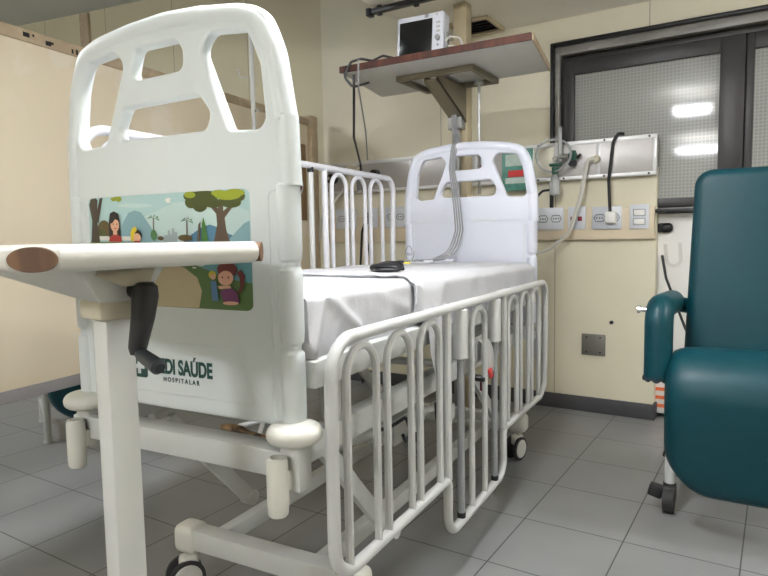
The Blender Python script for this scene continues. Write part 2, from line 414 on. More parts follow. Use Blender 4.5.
# ceiling lamps -----------------------------------------------------
def lamp(x, y, z, lx, ly, label, mt='lamp'):
    t = thing('ceiling_light', label, 'ceiling light', (x, y, z), 0, 'ceiling lights')
    obj('spine', MB().box(-lx/2, lx/2, -.03, .03, -.03, 0, .004), 'white', t)
    for q in (-1, 1): obj('end_cap', MB().box(q*(lx/2+.015)-.014, q*(lx/2+.015)+.014, -.03, .03, -.205, 0, .004), 'white', t)
    obj('diffuser', MB().box(-lx/2, lx/2, -ly/2, ly/2, -.20, -.155), mt, t, smooth=0)
lamp(-.80, 1.35, 2.629, .31, .14, 'ceiling light above the near side of the bed, mirrored in the window', 'lamp')
lamp(-1.10, -2.2, 2.629, .56, .26, 'ceiling light behind the camera, mirrored lower in the window', 'lamp2')
lamp(-5.2, .6, 3.459, 1.2, .35, 'added fill light under the high ceiling left of the partition', 'lamp3')  # unseen lamp, added to light the area beyond the partition
lamp(1.5, 2.6, 2.629, .8, .2, 'ceiling light above the teal chair at right', 'lamp4')

# ------------------------------------------------------------------ wall panel, trunking, sockets
gp = thing('medical_gas_unit', 'long aluminium medical gas panel along the back wall above the headboard', 'wall panel', (0, 0, 0))
y1 = YW-.0005; y0 = YW-.05
m = MB().box(-3.275, -.655, y0, y1, 1.569, 1.809, .002); obj('body', m, 'panel_grey', gp)
m = MB().box(-3.275, -.655, y0-.002, y0+.02, 1.789, 1.815, .003).box(-3.275, -.655, y0-.002, y0+.02, 1.564, 1.588, .003)
for x in (-3.272, -2.42, -1.46, -1.02, -.68): m.box(x, x+.024, y0-.0018, y0+.01, 1.589, 1.788, .002)
obj('frame', m, 'alu', gp)
obj('cover_plate', MB().box(-1.434, -1.30, y0-.0015, y0+.0055, 1.592, 1.785, .002), 'panel_cream', gp)
m = MB()
for x in (-1.405, -1.23, -.97, -.70): 
    for z in (1.803, 1.575): obj('screw', MB().cyl((x, y0-.005, z), (x, y0-.001, z), .007, 10), 'black', gp)
tk = tag(struct('trim_3', MB().box(-3.275, -.664, YW-.04, YW-.0065, 1.166, 1.372, .006), 'trunk'))

def plate(name, x, w, z0, z1, label, group=None): 
    t = thing(name, label, 'socket' if 'socket' in name else 'switch', (x, YW-.0401, (z0+z1)/2), 0, group)
    obj('plate', MB().box(-w/2, w/2, -.012, 0, -(z1-z0)/2, (z1-z0)/2, .004), 'plate', t); return t
def hexsock(t, x, z, red=False):
    if red:
        obj('socket_insert', MB().box(x-.014, x+.014, -.0145, -.0121, z-.015, z+.015, .002), 'red', t)
        return
    m = MB(); pts = [(x+a*.036, -.0125, z+b*.022) for a, b in ((-1, 0), (-.6, 1), (.6, 1), (1, 0), (.6, -1), (-.6, -1))]
    m.tube(pts, .0026, 6, closed=True)
    for q in (-.017, 0, .017): m.cyl((x+q, -.0135, z), (x+q, -.0115, z), .005, 8)
    obj('socket_insert', m, 'plate_line', t)
t = plate('wall_socket', -1.325, .19, 1.235, 1.385, 'white double socket plate just right of the headboard', 'sockets along the wall trunking'); hexsock(t, -.045, 0); hexsock(t, .045, 0)
t = plate('wall_socket', -1.143, .115, 1.235, 1.385, 'white wall plate with two red sockets', 'sockets along the wall trunking'); hexsock(t, -.026, -.005, True); hexsock(t, .022, -.005, True)
t = plate('wall_socket', -.95, .185, 1.232, 1.38, 'white socket plate with the black cord plugged in', 'sockets along the wall trunking'); hexsock(t, -.045, 0); hexsock(t, .045, 0)
t = plate('light_switch', -.752, .115, 1.232, 1.385, 'white switch plate with two rockers by the wall corner')
for z in (.025, -.032):
    obj('rocker', MB().box(-.032, .032, -.0165, -.0121, z-.017, z+.017, .003), 'white', t)
    m = MB(); ring(m, -.036, .036, z-.021, z+.021, -.0135, -.0121, .0022, bev=0); obj('rocker_surround', m, 'plate_line', t)
t = plate('wall_socket', -3.03, .2, 1.28, 1.44, 'white double socket plate nearest the partition, seen through the raised rail', 'sockets along the wall trunking'); hexsock(t, -.045, 0); hexsock(t, .045, 0)
t = plate('wall_socket', -2.79, .14, 1.28, 1.44, 'white wall plate with the black plug, seen through the raised rail', 'sockets along the wall trunking'); hexsock(t, -.03, 0); 
t = plate('wall_socket', -2.55, .2, 1.28, 1.44, 'white double socket plate left of the headboard', 'sockets along the wall trunking'); hexsock(t, -.045, 0); hexsock(t, .045, 0)
t = thing('cover_plate', 'square steel blanking plate low on the cream wall', 'cover plate', (-1.035, YW-.0055, .462))
obj('plate', MB().box(-.078, .078, -.01, 0, -.072, .072, .004), 'steel_plate', t)
m = MB()
for x in (-.045, .045):
    for z in (-.05, .05): obj('screw', MB().cyl((x, -.012, z), (x, -.0095, z), .006, 8), 'black', t)
tag(obj('wall_peg', MB().cyl((-.92, YW-.02, .62), (-.92, YW-.0065, .62), .012, 10), 'black'), 'tiny black peg on the cream wall above the steel plate', 'peg')

# oxygen fittings
fm = thing('flowmeter', 'clear oxygen flowmeter with green fittings and looped tubing on the gas panel', 'flowmeter', (-1.265, YW-.0525, 1.70))
obj('wall_valve', MB().cyl((0, 0, 0), (0, -.05, 0), .024, 14).cyl((0, -.05, 0), (0, -.09, 0), .016, 14), 'chrome', fm)
obj('gauge_tube', MB().cyl((.03, -.075, -.02), (.03, -.075, .20), .014, 14), 'clear', fm)
obj('green_collar', MB().cyl((.0, -.075, -.10), (.0, -.075, -.055), .022, 14).box(-.035, .045, -.10, -.06, -.05, -.03, .006), 'green', fm)
obj('knob', MB().cyl((.03, -.075, .01), (.09, -.075, .01), .018, 14), 'chrome', fm)
m = MB().tube([(.0+.115*math.cos(a)-.01, -.085+.015*math.sin(2*a), .02+.105*math.sin(a)) for a in [2*PI*k/28 for k in range(28)]], .0085, 8, closed=True); obj('looped_tubing', m, 'clear', fm)
obj('humidifier_cup', MB().lathe([(.02, -.24), (.034, -.23), (.036, -.16), (.026, -.13), (.018, -.105)], (0, -.08, 0), 18), 'clear', fm)
m = MB().tube(fillet([(-.02, -.08, -.20), (-.08, -.09, -.205), (-.115, -.09, -.24)], .04), .008, 8); obj('black_outlet', m, 'black', fm)
gf = thing('gas_outlet', 'green and black gas outlet knob right of the flowmeter', 'gas outlet', (-1.162, YW-.0525, 1.70))
obj('base', MB().cyl((0, 0, 0), (0, -.02, 0), .034, 18), 'chrome', gf); obj('cap', MB().cyl((0, -.02, .012), (0, -.055, .012), .03, 18).box(-.02, .02, -.05, -.02, .03, .05, .006), 'green', gf)
obj('stem', MB().cyl((.0, -.03, -.03), (.0, -.05, -.03), .026, 14).cyl((.03, -.04, 0), (.055, -.045, .02), .01, 8), 'black', gf)
ho = thing('vacuum_hose', 'cream hose plugged into the gas panel and hanging down behind the headboard', 'hose', (0, 0, 0))
obj('elbow', MB().cyl((-1.015, YW-.0525, 1.685), (-1.015, YW-.10, 1.685), .024, 14), 'collar', ho)
m = MB().tube(fillet([(-1.015, YW-.10, 1.685), (-1.06, YW-.115, 1.68), (-1.10, YW-.115, 1.45), (-1.17, YW-.12, 1.22), (-1.30, YW-.13, 1.10), (-1.50, YW-.14, 1.05), (-1.56, YW-.16, .80), (-1.56, YW-.2, .014)], .12, 8), .0125, 8); obj('tubing', m, 'hose', ho)
bc = thing('power_cord', 'black cord hanging from the window over the panel to the right socket plate', 'cord', (0, 0, 0))
m = MB().tube(fillet([(-.862, YW-.02, 1.835), (-.885, YW-.07, 1.835), (-.912, YW-.072, 1.78), (-.935, YW-.075, 1.55), (-.925, YW-.075, 1.345)], .05, 6), .0105, 8); obj('cable', m, 'black', bc)
obj('plug', MB().box(-.955, -.885, YW-.10, YW-.0525, 1.27, 1.345, .012), 'white', bc)
# cord by the wall corner, running down behind the chair
m = MB().tube(fillet([(-.63, 4.296, 1.06), (-.60, 4.26, .92), (-.50, 4.24, .66), (-.40, 4.2, .42), (-.2, 4.2, .1), (.1, 4.2, .012)], .1), .008, 8)
tag(obj('black_cable', m, 'black'), 'black cable hanging slantwise behind the chair armrest', 'cable')

# fittings seen through the raised rail
t = thing('gas_outlet', 'black gas outlet on the panel nearest the partition', 'gas outlet', (-3.14, YW-.0525, 1.69)); obj('knob', MB().cyl((0, 0, 0), (0, -.05, 0), .04, 16), 'black', t); obj('stem', MB().cyl((0, -.05, 0), (0, -.08, 0), .015, 10), 'chrome', t)
t = thing('gas_outlet', 'black and grey gas outlet left of the headboard', 'gas outlet', (-2.72, YW-.0525, 1.70)); obj('knob', MB().cyl((0, 0, 0), (0, -.05, 0), .036, 16), 'black', t); obj('base', MB().cyl((0, 0, -.03), (0, -.03, -.03), .03, 14), 'cable_grey', t)
t = thing('oxygen_fitting', 'yellowed oxygen fitting with plastic cup on the panel above the raised rail', 'fitting', (-2.93, YW-.0525, 1.74))
obj('valve', MB().cyl((0, 0, .02), (0, -.07, .02), .035, 14).cyl((.06, -.03, .02), (-.06, -.03, .02), .016, 10), 'panel_cream', t); obj('cup', MB().lathe([(.03, -.17), (.045, -.16), (.045, -.05), (.02, -.02)], (0, -.05, 0), 16), 'collar', t)
m = MB().tube(fillet([(-2.98, YW-.09, 1.62), (-3.08, YW-.12, 1.52), (-3.2, YW-.16, 1.36), (-3.24, YW-.16, 1.1)], .1), .012, 8)
tag(obj('oxygen_hose', m, 'hose'), 'pale hose hanging from the yellowed oxygen fitting towards the partition', 'hose')

# ------------------------------------------------------------------ column, shelf, monitor
CX, CY = -1.70, 3.62
co = thing('steel_column', 'beige square column from floor to ceiling behind the headboard', 'column', (CX, CY, 0))
obj('shaft', MB().box(-.043, .047, -.04, .04, .012, 2.628, .006), 'beige', co)
obj('floor_flange', MB().box(-.11, .11, -.09, .09, 0, .012, .003), 'beige', co)
cd = thing('conduit', 'grey metal conduit with junction box fixed to the beige column under the shelf', 'conduit', (CX+.02, CY-.0405, 0))
obj('pipe', MB().cyl((-.03, -.03, .05), (-.03, -.03, 1.9), .026, 14), 'steel', cd)
obj('junction_box', MB().box(-.075, .02, -.065, 0, 1.86, 1.99, .006), 'steel', cd)
ZS = 2.135
sh = thing('shelf', 'white monitor shelf with dark red wooden front edge on a metal bracket', 'shelf', (0, 0, 0))
FL, FR, BRr, BLl = (-2.122, 2.909), (-1.029, 2.955), (-1.139, 3.575), (-2.27, 3.575)
dv = Vector((FR[0]-FL[0], FR[1]-FL[1])).normalized()
poly = [FL, FR, (FR[0]-.11, 3.578), (FL[0]-.145, 3.575)]
obj('board', MB().prism([(p[0], p[1]+(.007 if i < 2 else 0)) for i, p in enumerate(poly)], lambda a, b, c: (a, b, c), ZS, ZS+.03), 'shelf', sh)
obj('edge_band', MB().prism([(FL[0]-.002, FL[1]-.004), (FR[0]+.002, FR[1]-.004), (FR[0]+.002, FR[1]+.0068), (FL[0]-.002, FL[1]+.0068)], lambda a, b, c: (a, b, c), ZS-.003, ZS+.032), 'shelf_edge', sh)
obj('side_band', MB().prism([(FR[0]+.002, FR[1]+.007), (FR[0]+.01, FR[1]+.007), (poly[2][0]+.008, poly[2][1]), (poly[2][0]+.0005, poly[2][1])], lambda a, b, c: (a, b, c), ZS-.003, ZS+.032), 'part_wood', sh)
m = MB(); ra = math.atan2(dv.y, dv.x); R0 = Matrix.Translation((-1.675, 3.37, ZS-.0005)) @ Matrix.Rotation(ra-.02, 4, 'Z')
for (a, b, c, e) in ((-.24, .24, -.195, -.168), (-.24, .24, .168, .195), (-.24, -.213, -.168, .168), (.213, .24, -.168, .168)): m.box(a, b, c, e, -.03, 0, .002, R0)
obj('support_frame', m, 'olive', sh)
m = MB()
for x in (CX-.045, CX+.035):
    m.prism([(3.578, 1.90), (3.578, 2.115), (3.20, 2.118), (3.20, 2.085)], lambda a, b, c: (c, a, b), x, x+.010)
m.prism([(3.578, 1.90), (3.578, 1.912), (3.20, 2.097), (3.20, 2.085)], lambda a, b, c: (c, a, b), CX-.045, CX+.045)
obj('bracket', m, 'olive', sh)
m = MB().cyl((CX+.19, 3.44, ZS-.0505), (CX+.19, 3.44, ZS-.0305), .03, 12).cyl((CX+.19, 3.44, 1.45), (CX+.19, 3.44, ZS-.031), .009, 8); obj('hanging_rod', m, 'steel', sh)

mo = thing('patient_monitor', 'white patient monitor with blank black screen on the high shelf', 'monitor', (-1.70, 3.06, ZS+.0325), ra+.03)
obj('case', MB().box(-.178, .178, 0, .10, .012, .275, .018, Matrix.Rotation(-.10, 4, 'X'), seg=3), 'plastic_cool', mo)
obj('screen', MB().box(-.152, .098, -.0035, .004, .035, .238, .003, Matrix.Rotation(-.10, 4, 'X')), 'screen', mo)
Rm = Matrix.Rotation(-.10, 4, 'X'); mo.scale = (.79, .95, .93)
m = MB()
for z in (.20, .175, .15): obj('key', MB().box(.128, .155, -.003, .001, z, z+.012, .001, Rm), 'panel_grey', mo)
obj('control_knob', MB().tube([Rm @ Vector((.142, .002, .115)), Rm @ Vector((.142, -.016, .115))], .017, 16), 'cable_grey', mo)
obj('indicator', MB().box(.038, .066, -.002, .002, .246, .268, .002, Rm), 'cable_grey', mo)
obj('indicator', MB().box(.125, .135, -.002, .002, .25, .258, .001, Rm), 'cable_grey', mo)
obj('button', MB().tube([Rm @ Vector((.142, .002, .075)), Rm @ Vector((.142, -.006, .075))], .008, 10), 'cable_grey', mo)
for q in (-1, 1): obj('foot', MB().box(q*.105-.025, q*.105+.025, .02, .12, 0, .02, .004), 'cable_grey', mo)
obj('cable_socket', MB().box(.178, .196, .03, .075, .06, .15, .004), 'cable_grey', mo)
m = MB().tube(fillet([(-1.555, 3.10, 2.255), (-1.53, 3.10, 2.275), (-1.48, 3.12, 2.265), (-1.45, 3.10, 2.21), (-1.44, 3.05, 2.173)], .03), .006, 6)
m.tube(fillet([(-1.555, 3.12, 2.235), (-1.52, 3.14, 2.235), (-1.49, 3.14, 2.195), (-1.42, 3.08, 2.173)], .03), .006, 6)
tag(obj('monitor_lead', m, 'hose'), 'white leads looping from the monitor side onto the shelf', 'cable')
# black power cable over shelf's left end
m = MB().tube(fillet([(-1.80, 2.97, 2.176), (-1.86, 2.95, 2.195), (-1.93, 2.95, 2.178), (-1.99, 2.93, 2.195), (-2.04, 2.90, 2.18), (-2.07, 2.875, 2.10), (-2.03, 2.90, 2.04), (-1.94, 2.93, 2.06)], .03), .007, 6)
m.tube(fillet([(-2.035, 2.92, 2.115), (-2.045, 2.93, 1.98), (-2.345, 3.35, 1.85), (-2.71, 3.95, 1.765), (-2.815, 4.12, 1.66), (-2.80, 4.14, 1.42), (-2.78, 4.16, 1.37)], .1), .0075, 6)
tag(obj('black_cable', m, 'black'), 'black cable looped over the left end of the shelf and down to a socket', 'cable')
m = MB().tube(fillet([(-1.985, 2.895, 2.18), (-1.985, 2.888, 2.04), (-2.42, 3.6, 1.93), (-2.79, 4.17, 1.82)], .05), .0045, 6)
tag(obj('grey_cable', m, 'cable_grey'), 'thin grey cable running from the shelf end to the panel', 'cable')
m = MB().tube(fillet([(-2.78, YW-.06, 1.355), (-2.80, YW-.10, 1.34), (-2.83, YW-.11, 1.25), (-2.86, YW-.10, .95), (-2.86, YW-.10, .012)], .04), .010, 6).box(-2.80, -2.76, YW-.085, YW-.0525, 1.325, 1.375, .006)
m.tube(fillet([(-2.77, YW-.06, 1.34), (-2.80, YW-.12, 1.30), (-2.76, YW-.12, 1.1), (-2.74, YW-.10, .9)], .04), .008, 6)
tag(obj('plug_cable', m, 'black'), 'black plug with two cables hanging from the middle socket behind the raised rail', 'plug')

# ------------------------------------------------------------------ printed bag hanging behind the headboard
bg = thing('printed_bag', 'green and white printed packet on the panel, seen through the right headboard window', 'packet', (-1.53, YW-.0525, 1.70))
obj('pouch', MB().box(-.13, .09, -.025, 0, -.19, .095, .01), 'tealgreen_print', bg)
obj('label_print', MB().box(-.10, .05, -.027, -.0251, -.02, .06, 0), 'pale_print', bg)
obj('label_print', MB().box(-.10, .05, -.027, -.0251, -.14, -.10, 0), 'pale_print', bg)
obj('red_band', MB().box(-.08, .03, -.0275, -.0252, -.095, -.05, 0), 'bright_red', bg)
ap = thing('alarm_plate', 'small white plate with red buttons behind the headboard', 'control plate', (-1.80, YW-.0525, 1.735))
obj('plate', MB().box(-.07, .07, -.012, 0, -.08, .08, .004), 'plate', ap)
for x in (-.03, .03):
    for z in (-.035, .03): obj('button', MB().cyl((x, -.012, z), (x, -.02, z), .014, 12), 'red', ap)

# ------------------------------------------------------------------ partition
pa = thing('partition', 'tall cream wooden partition screen left of the bed', 'partition', (-2.868, 1.35, 0), 8.39*PI/180)
# local y runs along the board towards the back wall
L0, L1 = -2.2, 2.66
obj('board', MB().box(-.012, .012, L0, L1, .56, 2.11, 0), 'partition', pa, smooth=0)
obj('top_rail', MB().box(-.018, .022, L0, L1, 2.1101, 2.165, .004), 'part_wood', pa)
obj('bottom_rail', MB().box(-.02, .02, L0, L1, .505, .5599, .003), 'part_trim', pa)
obj('end_post', MB().box(-.05, .05, L1+.0005, L1+.10, 0, 2.19, .006), 'part_wood', pa)
obj('end_post', MB().box(-.05, .05, L0-.10, L0-.0005, 0, 2.19, .006), 'part_wood', pa)
m = MB()
for y, z, a, b in ((.22, 2.14, .016, .010), (.255, 2.145, .005, .005), (.33, 2.13, .014, .010), (.345, 2.135, .012, .006), (.46, 2.128, .005, .010), (.485, 2.13, .006, .012), (.51, 2.128, .005, .008)):
    m.box(.0222, .0232, y-a, y+a, z-b, z+b, 0)
obj('chips', m, 'black', pa, smooth=0)
bd = thing('notice_board', 'brown board with round emblem fixed to the end of the partition', 'board', (-2.868, 1.35, 0), 8.39*PI/180)
obj('panel', MB().box(.0135, .028, 2.30, 2.60, 1.35, 1.95, .004), 'cardboard', bd)
obj('emblem', MB().tube([(.0285, 2.47, 1.62), (.030, 2.47, 1.62)], .075, 24), 'plate', bd); obj('emblem_ring', MB().tube([(.0302, 2.47, 1.62), (.0312, 2.47, 1.62)], .055, 24), 'red', bd)
obj('green_tape', MB().ball((.035, 2.43, 1.98), .05, (.4, 1.4, .7)), 'p_lime', bd)
iv = thing('infusion_pole', 'thin white infusion pole with a hook standing left of the bed', 'infusion pole', (-2.72, 2.83, 0))
obj('pole', MB().cyl((0, 0, .06), (0, 0, 2.60), .014, 12), 'rail', iv)
obj('hook', MB().tube(fillet([(0, 0, 2.18), (-.06, -.04, 2.18), (-.075, -.05, 2.23)], .02), .005, 6), 'chrome', iv)
m = MB().tube(fillet([(0, 0, 1.96), (.03, -.0, 2.0), (.05, 0, 1.97)], .02), .006, 6); obj('hook', m, 'chrome', iv)
m = MB()
for k in range(4): m.tube([(0, 0, .07), (.2*math.cos(k*PI/2+.6), .2*math.sin(k*PI/2+.6), .02)], .016, 8)
obj('base', m, 'rail', iv)
hh = MB().tube(fillet([(-2.98, 3.0, 1.55), (-2.93, 3.05, 1.1), (-2.8, 3.15, .92), (-2.6, 3.2, .9), (-2.45, 3.3, 1.0)], .15), .010, 8)

# ------------------------------------------------------------------ bed
A = .0768
bed = thing('hospital_bed', 'white hospital bed with near side rail lowered and far side rail raised', 'bed', (-1.352, 1.081, 0), A)

OUT = [(.378, .757), (.383, 1.32), (.397, 1.335), (.392, 1.50), (.366, 1.66), (.330, 1.745), (.255, 1.765)]
def outline(dz):
    right = [(u, z) for u, z in OUT]
    top = [(.13, 1.780), (0, 1.787), (-.13, 1.780)]
    pts = right+top+[(-u, z) for u, z in reversed(right)]
    rad = [.02, .01, .01, .2, .2, .06, .1, .3, .3, .3, .1, .06, .2, .2, .01, .01, .02]
    return [(p.x, p.y+dz) for p in fillet([(a, b, 0) for a, b in pts], rad, 5, True)]
def holes(dz, du=-.009):
    side = [(.222, 1.478), (.336, 1.470), (.323, 1.62), (.286, 1.706), (.170, 1.718), (.136, 1.685)]
    top = [(.072, 1.645), (.080, 1.690), (.06, 1.712), (-.06, 1.712), (-.085, 1.690), (-.102, 1.640)]
    top = [(.078, 1.640), (.078, 1.690), (.058, 1.717), (-.088, 1.717), (-.118, 1.636)]
    low = [(.148, 1.484), (.164, 1.525), (.126, 1.575), (-.142, 1.570), (-.190, 1.484)]
    out = []
    for p, r in ((side, [.02, .03, .05, .03, .03, .04]), ([(-a, b) for a, b in reversed(side)], [.04, .03, .03, .05, .03, .02]), (top, .022), (low, .025)):
        out.append([(q.x, q.y+dz) for q in fillet([(a+du, b, 0) for a, b in p], r, 5, True)])
    return out

def end_board(name, y_face, dz, mt, sgn):
    """sgn +1: outer face looks towards -v"""
    yc = y_face+.02
    bo = panel2d(name, [outline(dz)]+holes(dz, -.009 if sgn > 0 else .012), .02, .009, lambda a, b, c: (a, yc+c, b), bed, mt)
    # thick moulded rim following the upper outline
    rim = [(u, z) for u, z in OUT[2:]]
    pts = rim+[(.13, 1.780), (0, 1.787), (-.13, 1.780)]+[(-u, z) for u, z in reversed(rim)]
    path = fillet([(a, yc, b+dz) for a, b in pts], [.2, .2, .2, .08, .1, .3, .3, .3, .1, .08, .2, .2, .2], 6)
    # inset so that the rim stays within the outline
    c = Vector((0, yc, 1.45+dz)); path = [p+Vector((-.018*(1 if p.x > 0 else -1) if abs(p.x) > .25 else -.018*p.x/.25, 0, -.018 if p.z > 1.5+dz else 0)) for p in path]
    obj('rim', MB().tube(path, .0265, 14, sx=1.1), mt, bo)
    for s in (-1, 1):
        prof = []
        for (za, zb) in ((1.155, 1.345), (.955, 1.145), (.757, .945)):
            prof += [(.020, za), (.0265, za+.008), (.028, za+.03), (.028, zb-.03), (.0265, zb-.008), (.020, zb)]
        prof.sort(key=lambda q: q[1])
        obj('corner_post', MB().lathe([(r, z+dz) for r, z in prof], (s*.372, yc, 0), 18, sy=1.15), mt, bo)
    return bo
fb = end_board('footboard', 0, 0, 'plastic', 1)
hb = end_board('headboard', 2.215, -.055, 'plastic_cool', -1)
# headboard moulded inner panel lines
for s in (-1, 1): obj('moulded_line', MB().tube(fillet([(s*.335, 2.2145, .80), (s*.335, 2.2145, 1.27), (s*.385, 2.2145, 1.275)], .01, 4), .0022, 5), 'plastic', hb)
obj('moulded_line', MB().tube([(-.32, 2.2145, 1.292), (.32, 2.2145, 1.292)], .0018, 5), 'plastic', hb)
# footboard relief around the logo
rel = [(q.x, q.y) for q in fillet([(-.31, .80, 0), (-.19, .935, 0), (.19, .945, 0), (.23, .93, 0), (.275, .80, 0)], [.01, .03, .03, .03, .01], 5, True)]
m = MB().prism(rel, lambda a, b, c: (a, c, b), -.0016, .001); obj('raised_panel', m, 'plastic', fb, bevel=.002)
for s in (-1, 1): obj('moulded_line', MB().tube(fillet([(s*.328, -.0002, .775), (s*.328, -.0002, 1.325), (s*.385, -.0002, 1.335)], .015, 4), .0026, 6), 'plastic', fb)
# logo
m = MB(); F = lambda a, b, c: (a-.020, -.0018-c, b)
text_mb('MEDI SAÚDE', .055, .0003, lambda x, y, z: (-.089+x, -.0026-z, .856+y), m, xs=.71, bold=.0022)
text_mb('H O S P I T A L A R', .0175, .0003, lambda x, y, z: (-.046+x, -.0026-z, .833+y), m, xs=.90, bold=.0004)
m.prism([(q.x, q.y) for q in fillet([(-.150, .836, 0), (-.086, .836, 0), (-.086, .897, 0), (-.150, .897, 0)], .008, 4, True)], F, 0, .0006)
obj('logo', m, 'logo', fb, smooth=0)
m = MB().prism([(-.124, .846), (-.112, .846), (-.112, .860), (-.098, .860), (-.098, .872), (-.112, .872), (-.112, .887), (-.124, .887), (-.124, .872), (-.138, .872), (-.138, .860), (-.124, .860)], F, .0006, .0010)
obj('logo_cross', m, 'plastic', fb, smooth=0)

# sticker on the footboard, layered print
SX0, SX1, SZ0, SZ1 = -.316, .272, 1.036, 1.335
stm = ['p_'+k for k in 'sky sky2 mount mount2 trunkc trunk2 foliage lime grass path hair skin redshirt cap bush city cypress palm redhair purple bluejean water offwhite'.split()]
st = MB(); _k = [0]
def P(name, poly, px=True):
    st.m(stm.index('p_'+name)); _k[0] += 1
    q = []
    for x, y in poly:
        # zoom-pixel layout of the print -> board coordinates
        a = (x-108)/(710-108); top = 105-a*40; bot = 500+a*25; b = (y-top)/(bot-top)
        a = min(1, max(0, a)); b = min(1, max(0, b)); q.append((SX0+a*(SX1-SX0), SZ1-b*(SZ1-SZ0)))
    dd = -.0004-.00006*_k[0]
    st.add([(x, dd, z) for x, z in q], [list(range(len(q)))])
rr = fillet([(108, 500, 0), (710, 525, 0), (710, 65, 0), (108, 105, 0)], 22, 5, True)
base = [(p.x, p.y) for p in rr]
P('grass', base)
sky = [p for p in base if p[1] < 300]+[]
P('sky', [(108, 268), (710, 268)]+[(p.x, p.y) for p in rr if p.y < 200])
P('sky2', [(300, 266), (340, 170), (450, 120), (600, 100), (708, 150), (709, 266)])
P('sky2', ell(300, 130, 70, 8)); P('sky2', ell(420, 160, 60, 6))
P('mount', [(225, 266), (250, 195), (275, 158), (300, 148), (325, 155), (345, 185), (372, 225), (390, 266)])
P('mount2', [(480, 266), (510, 238), (545, 212), (575, 200), (605, 210), (640, 235), (706, 262), (706, 268)])
P('mount', [(630, 266), (660, 230), (690, 195), (708, 185), (708, 268)])
P('city', [(410, 266), (410, 240), (425, 240), (425, 222), (434, 222), (434, 236), (440, 236), (440, 214), (450, 214), (450, 228), (460, 228), (460, 266)])
P('water', [(500, 345), (600, 340), (710, 338), (710, 420), (640, 405), (560, 370)])
P('path', [(330, 509), (330, 420), (345, 340), (400, 345), (480, 362), (525, 400), (540, 450), (528, 515)])
P('bush', ell(172, 222, 28, 36)); P('foliage', ell(160, 240, 20, 20))
P('offwhite', [(150, 246), (300, 246), (300, 262), (150, 262)])
P('trunkc', [(113, 268), (122, 190), (112, 130), (120, 108), (142, 104), (150, 112), (142, 180), (152, 268)])
P('trunkc', [(135, 180), (160, 104), (172, 102), (148, 200)])
P('lime', [(204, 104), (225, 98), (248, 97), (252, 110), (238, 118), (228, 112), (214, 116)])
# right tree
P('trunk2', [(588, 266), (602, 200), (600, 160), (570, 120), (585, 112), (606, 140), (612, 100), (625, 100), (624, 150), (650, 125), (655, 135), (628, 175), (632, 220), (644, 266)])
for c in ((520, 95, 32, 20), (515, 118, 22, 22), (545, 128, 26, 26), (560, 95, 50, 22), (590, 120, 30, 18), (650, 118, 34, 20), (675, 95, 22, 20)): P('foliage', ell(*c))
for c in ((640, 92, 44, 17), (665, 82, 32, 14), (512, 90, 20, 12), (612, 84, 26, 12)): P('lime', ell(*c))
P('cypress', [(546, 262), (550, 200), (556, 172), (564, 205), (570, 262)]); P('trunk2', [(530, 262), (538, 200), (546, 188), (542, 262)])
for x, y in ((372, 175), (496, 185)):
    P('trunk2', [(x-2, 262), (x, y), (x+4, y), (x+3, 262)])
    for a in (-2.7, -2.2, -1.3, -.6, 0.1, 3.4): P('palm', [(x+1, y), (x+1+18*math.cos(a)+4, y+16*math.sin(a)+3), (x+1+24*math.cos(a), y+14*math.sin(a)+10), (x+1+12*math.cos(a), y+12*math.sin(a)+4)])
P('palm', ell(374, 240, 12, 20)); P('bush', ell(490, 250, 26, 12)); P('bush', ell(400, 252, 12, 8))
# woman with dark hair, red top
P('hair', [(194, 250), (196, 190), (202, 160), (218, 152), (236, 160), (240, 190), (242, 250)])
P('skin', ell(220, 203, 18, 26)); P('skin', [(212, 222), (228, 222), (228, 248), (212, 248)]); P('hair', [(200, 200), (204, 172), (222, 166), (236, 176), (238, 188), (222, 182), (212, 195)])
P('redshirt', [(192, 266), (198, 248), (212, 240), (230, 240), (244, 248), (246, 266)]); P('hair', ell(214, 200, 2, 3)); P('hair', ell(229, 200, 2, 3)); P('redshirt', ell(222, 217, 5, 2))
# child in a yellow cap
P('hair', ell(308, 240, 20, 20)); P('skin', ell(308, 250, 16, 16)); P('cap', [(284, 262), (283, 232), (292, 214), (304, 208), (310, 222), (300, 234), (296, 250), (294, 266)]); P('redshirt', [(292, 268), (300, 262), (318, 262), (326, 268)])
# child with green bag below the table edge
P('cap', ell(322, 372, 16, 18)); P('palm', [(308, 385), (335, 380), (352, 400), (350, 430), (315, 432)]); P('hair', [(336, 362), (348, 372), (356, 410), (346, 400)])
P('offwhite', ell(542, 352, 14, 5)); P('offwhite', ell(520, 362, 8, 3))
P('offwhite', [(422, 108), (436, 100), (448, 104), (440, 112), (450, 118), (432, 120)])
# girl with red ponytail hugging a doll
P('redhair', [(664, 380), (676, 368), (690, 390), (686, 430), (672, 458), (662, 460), (674, 430), (672, 400)])
P('redhair', ell(632, 368, 34, 28)); P('skin', ell(626, 400, 26, 28)); P('redhair', [(600, 388), (608, 362), (630, 352), (656, 364), (660, 392), (640, 372), (618, 374)])
P('purple', [(604, 450), (640, 436), (660, 450), (672, 492), (618, 496)]); P('skin', ell(640, 495, 26, 7)); P('skin', [(598, 430), (640, 428), (644, 438), (604, 442)])
P('cap', ell(582, 388, 13, 15)); P('skin', ell(584, 396, 9, 10)); P('bluejean', [(576, 412), (594, 412), (600, 486), (578, 486)])
for x in (616, 636): P('hair', ell(x, 398, 2.5, 4))
obj('picture_sticker', st, stm, fb, smooth=0)

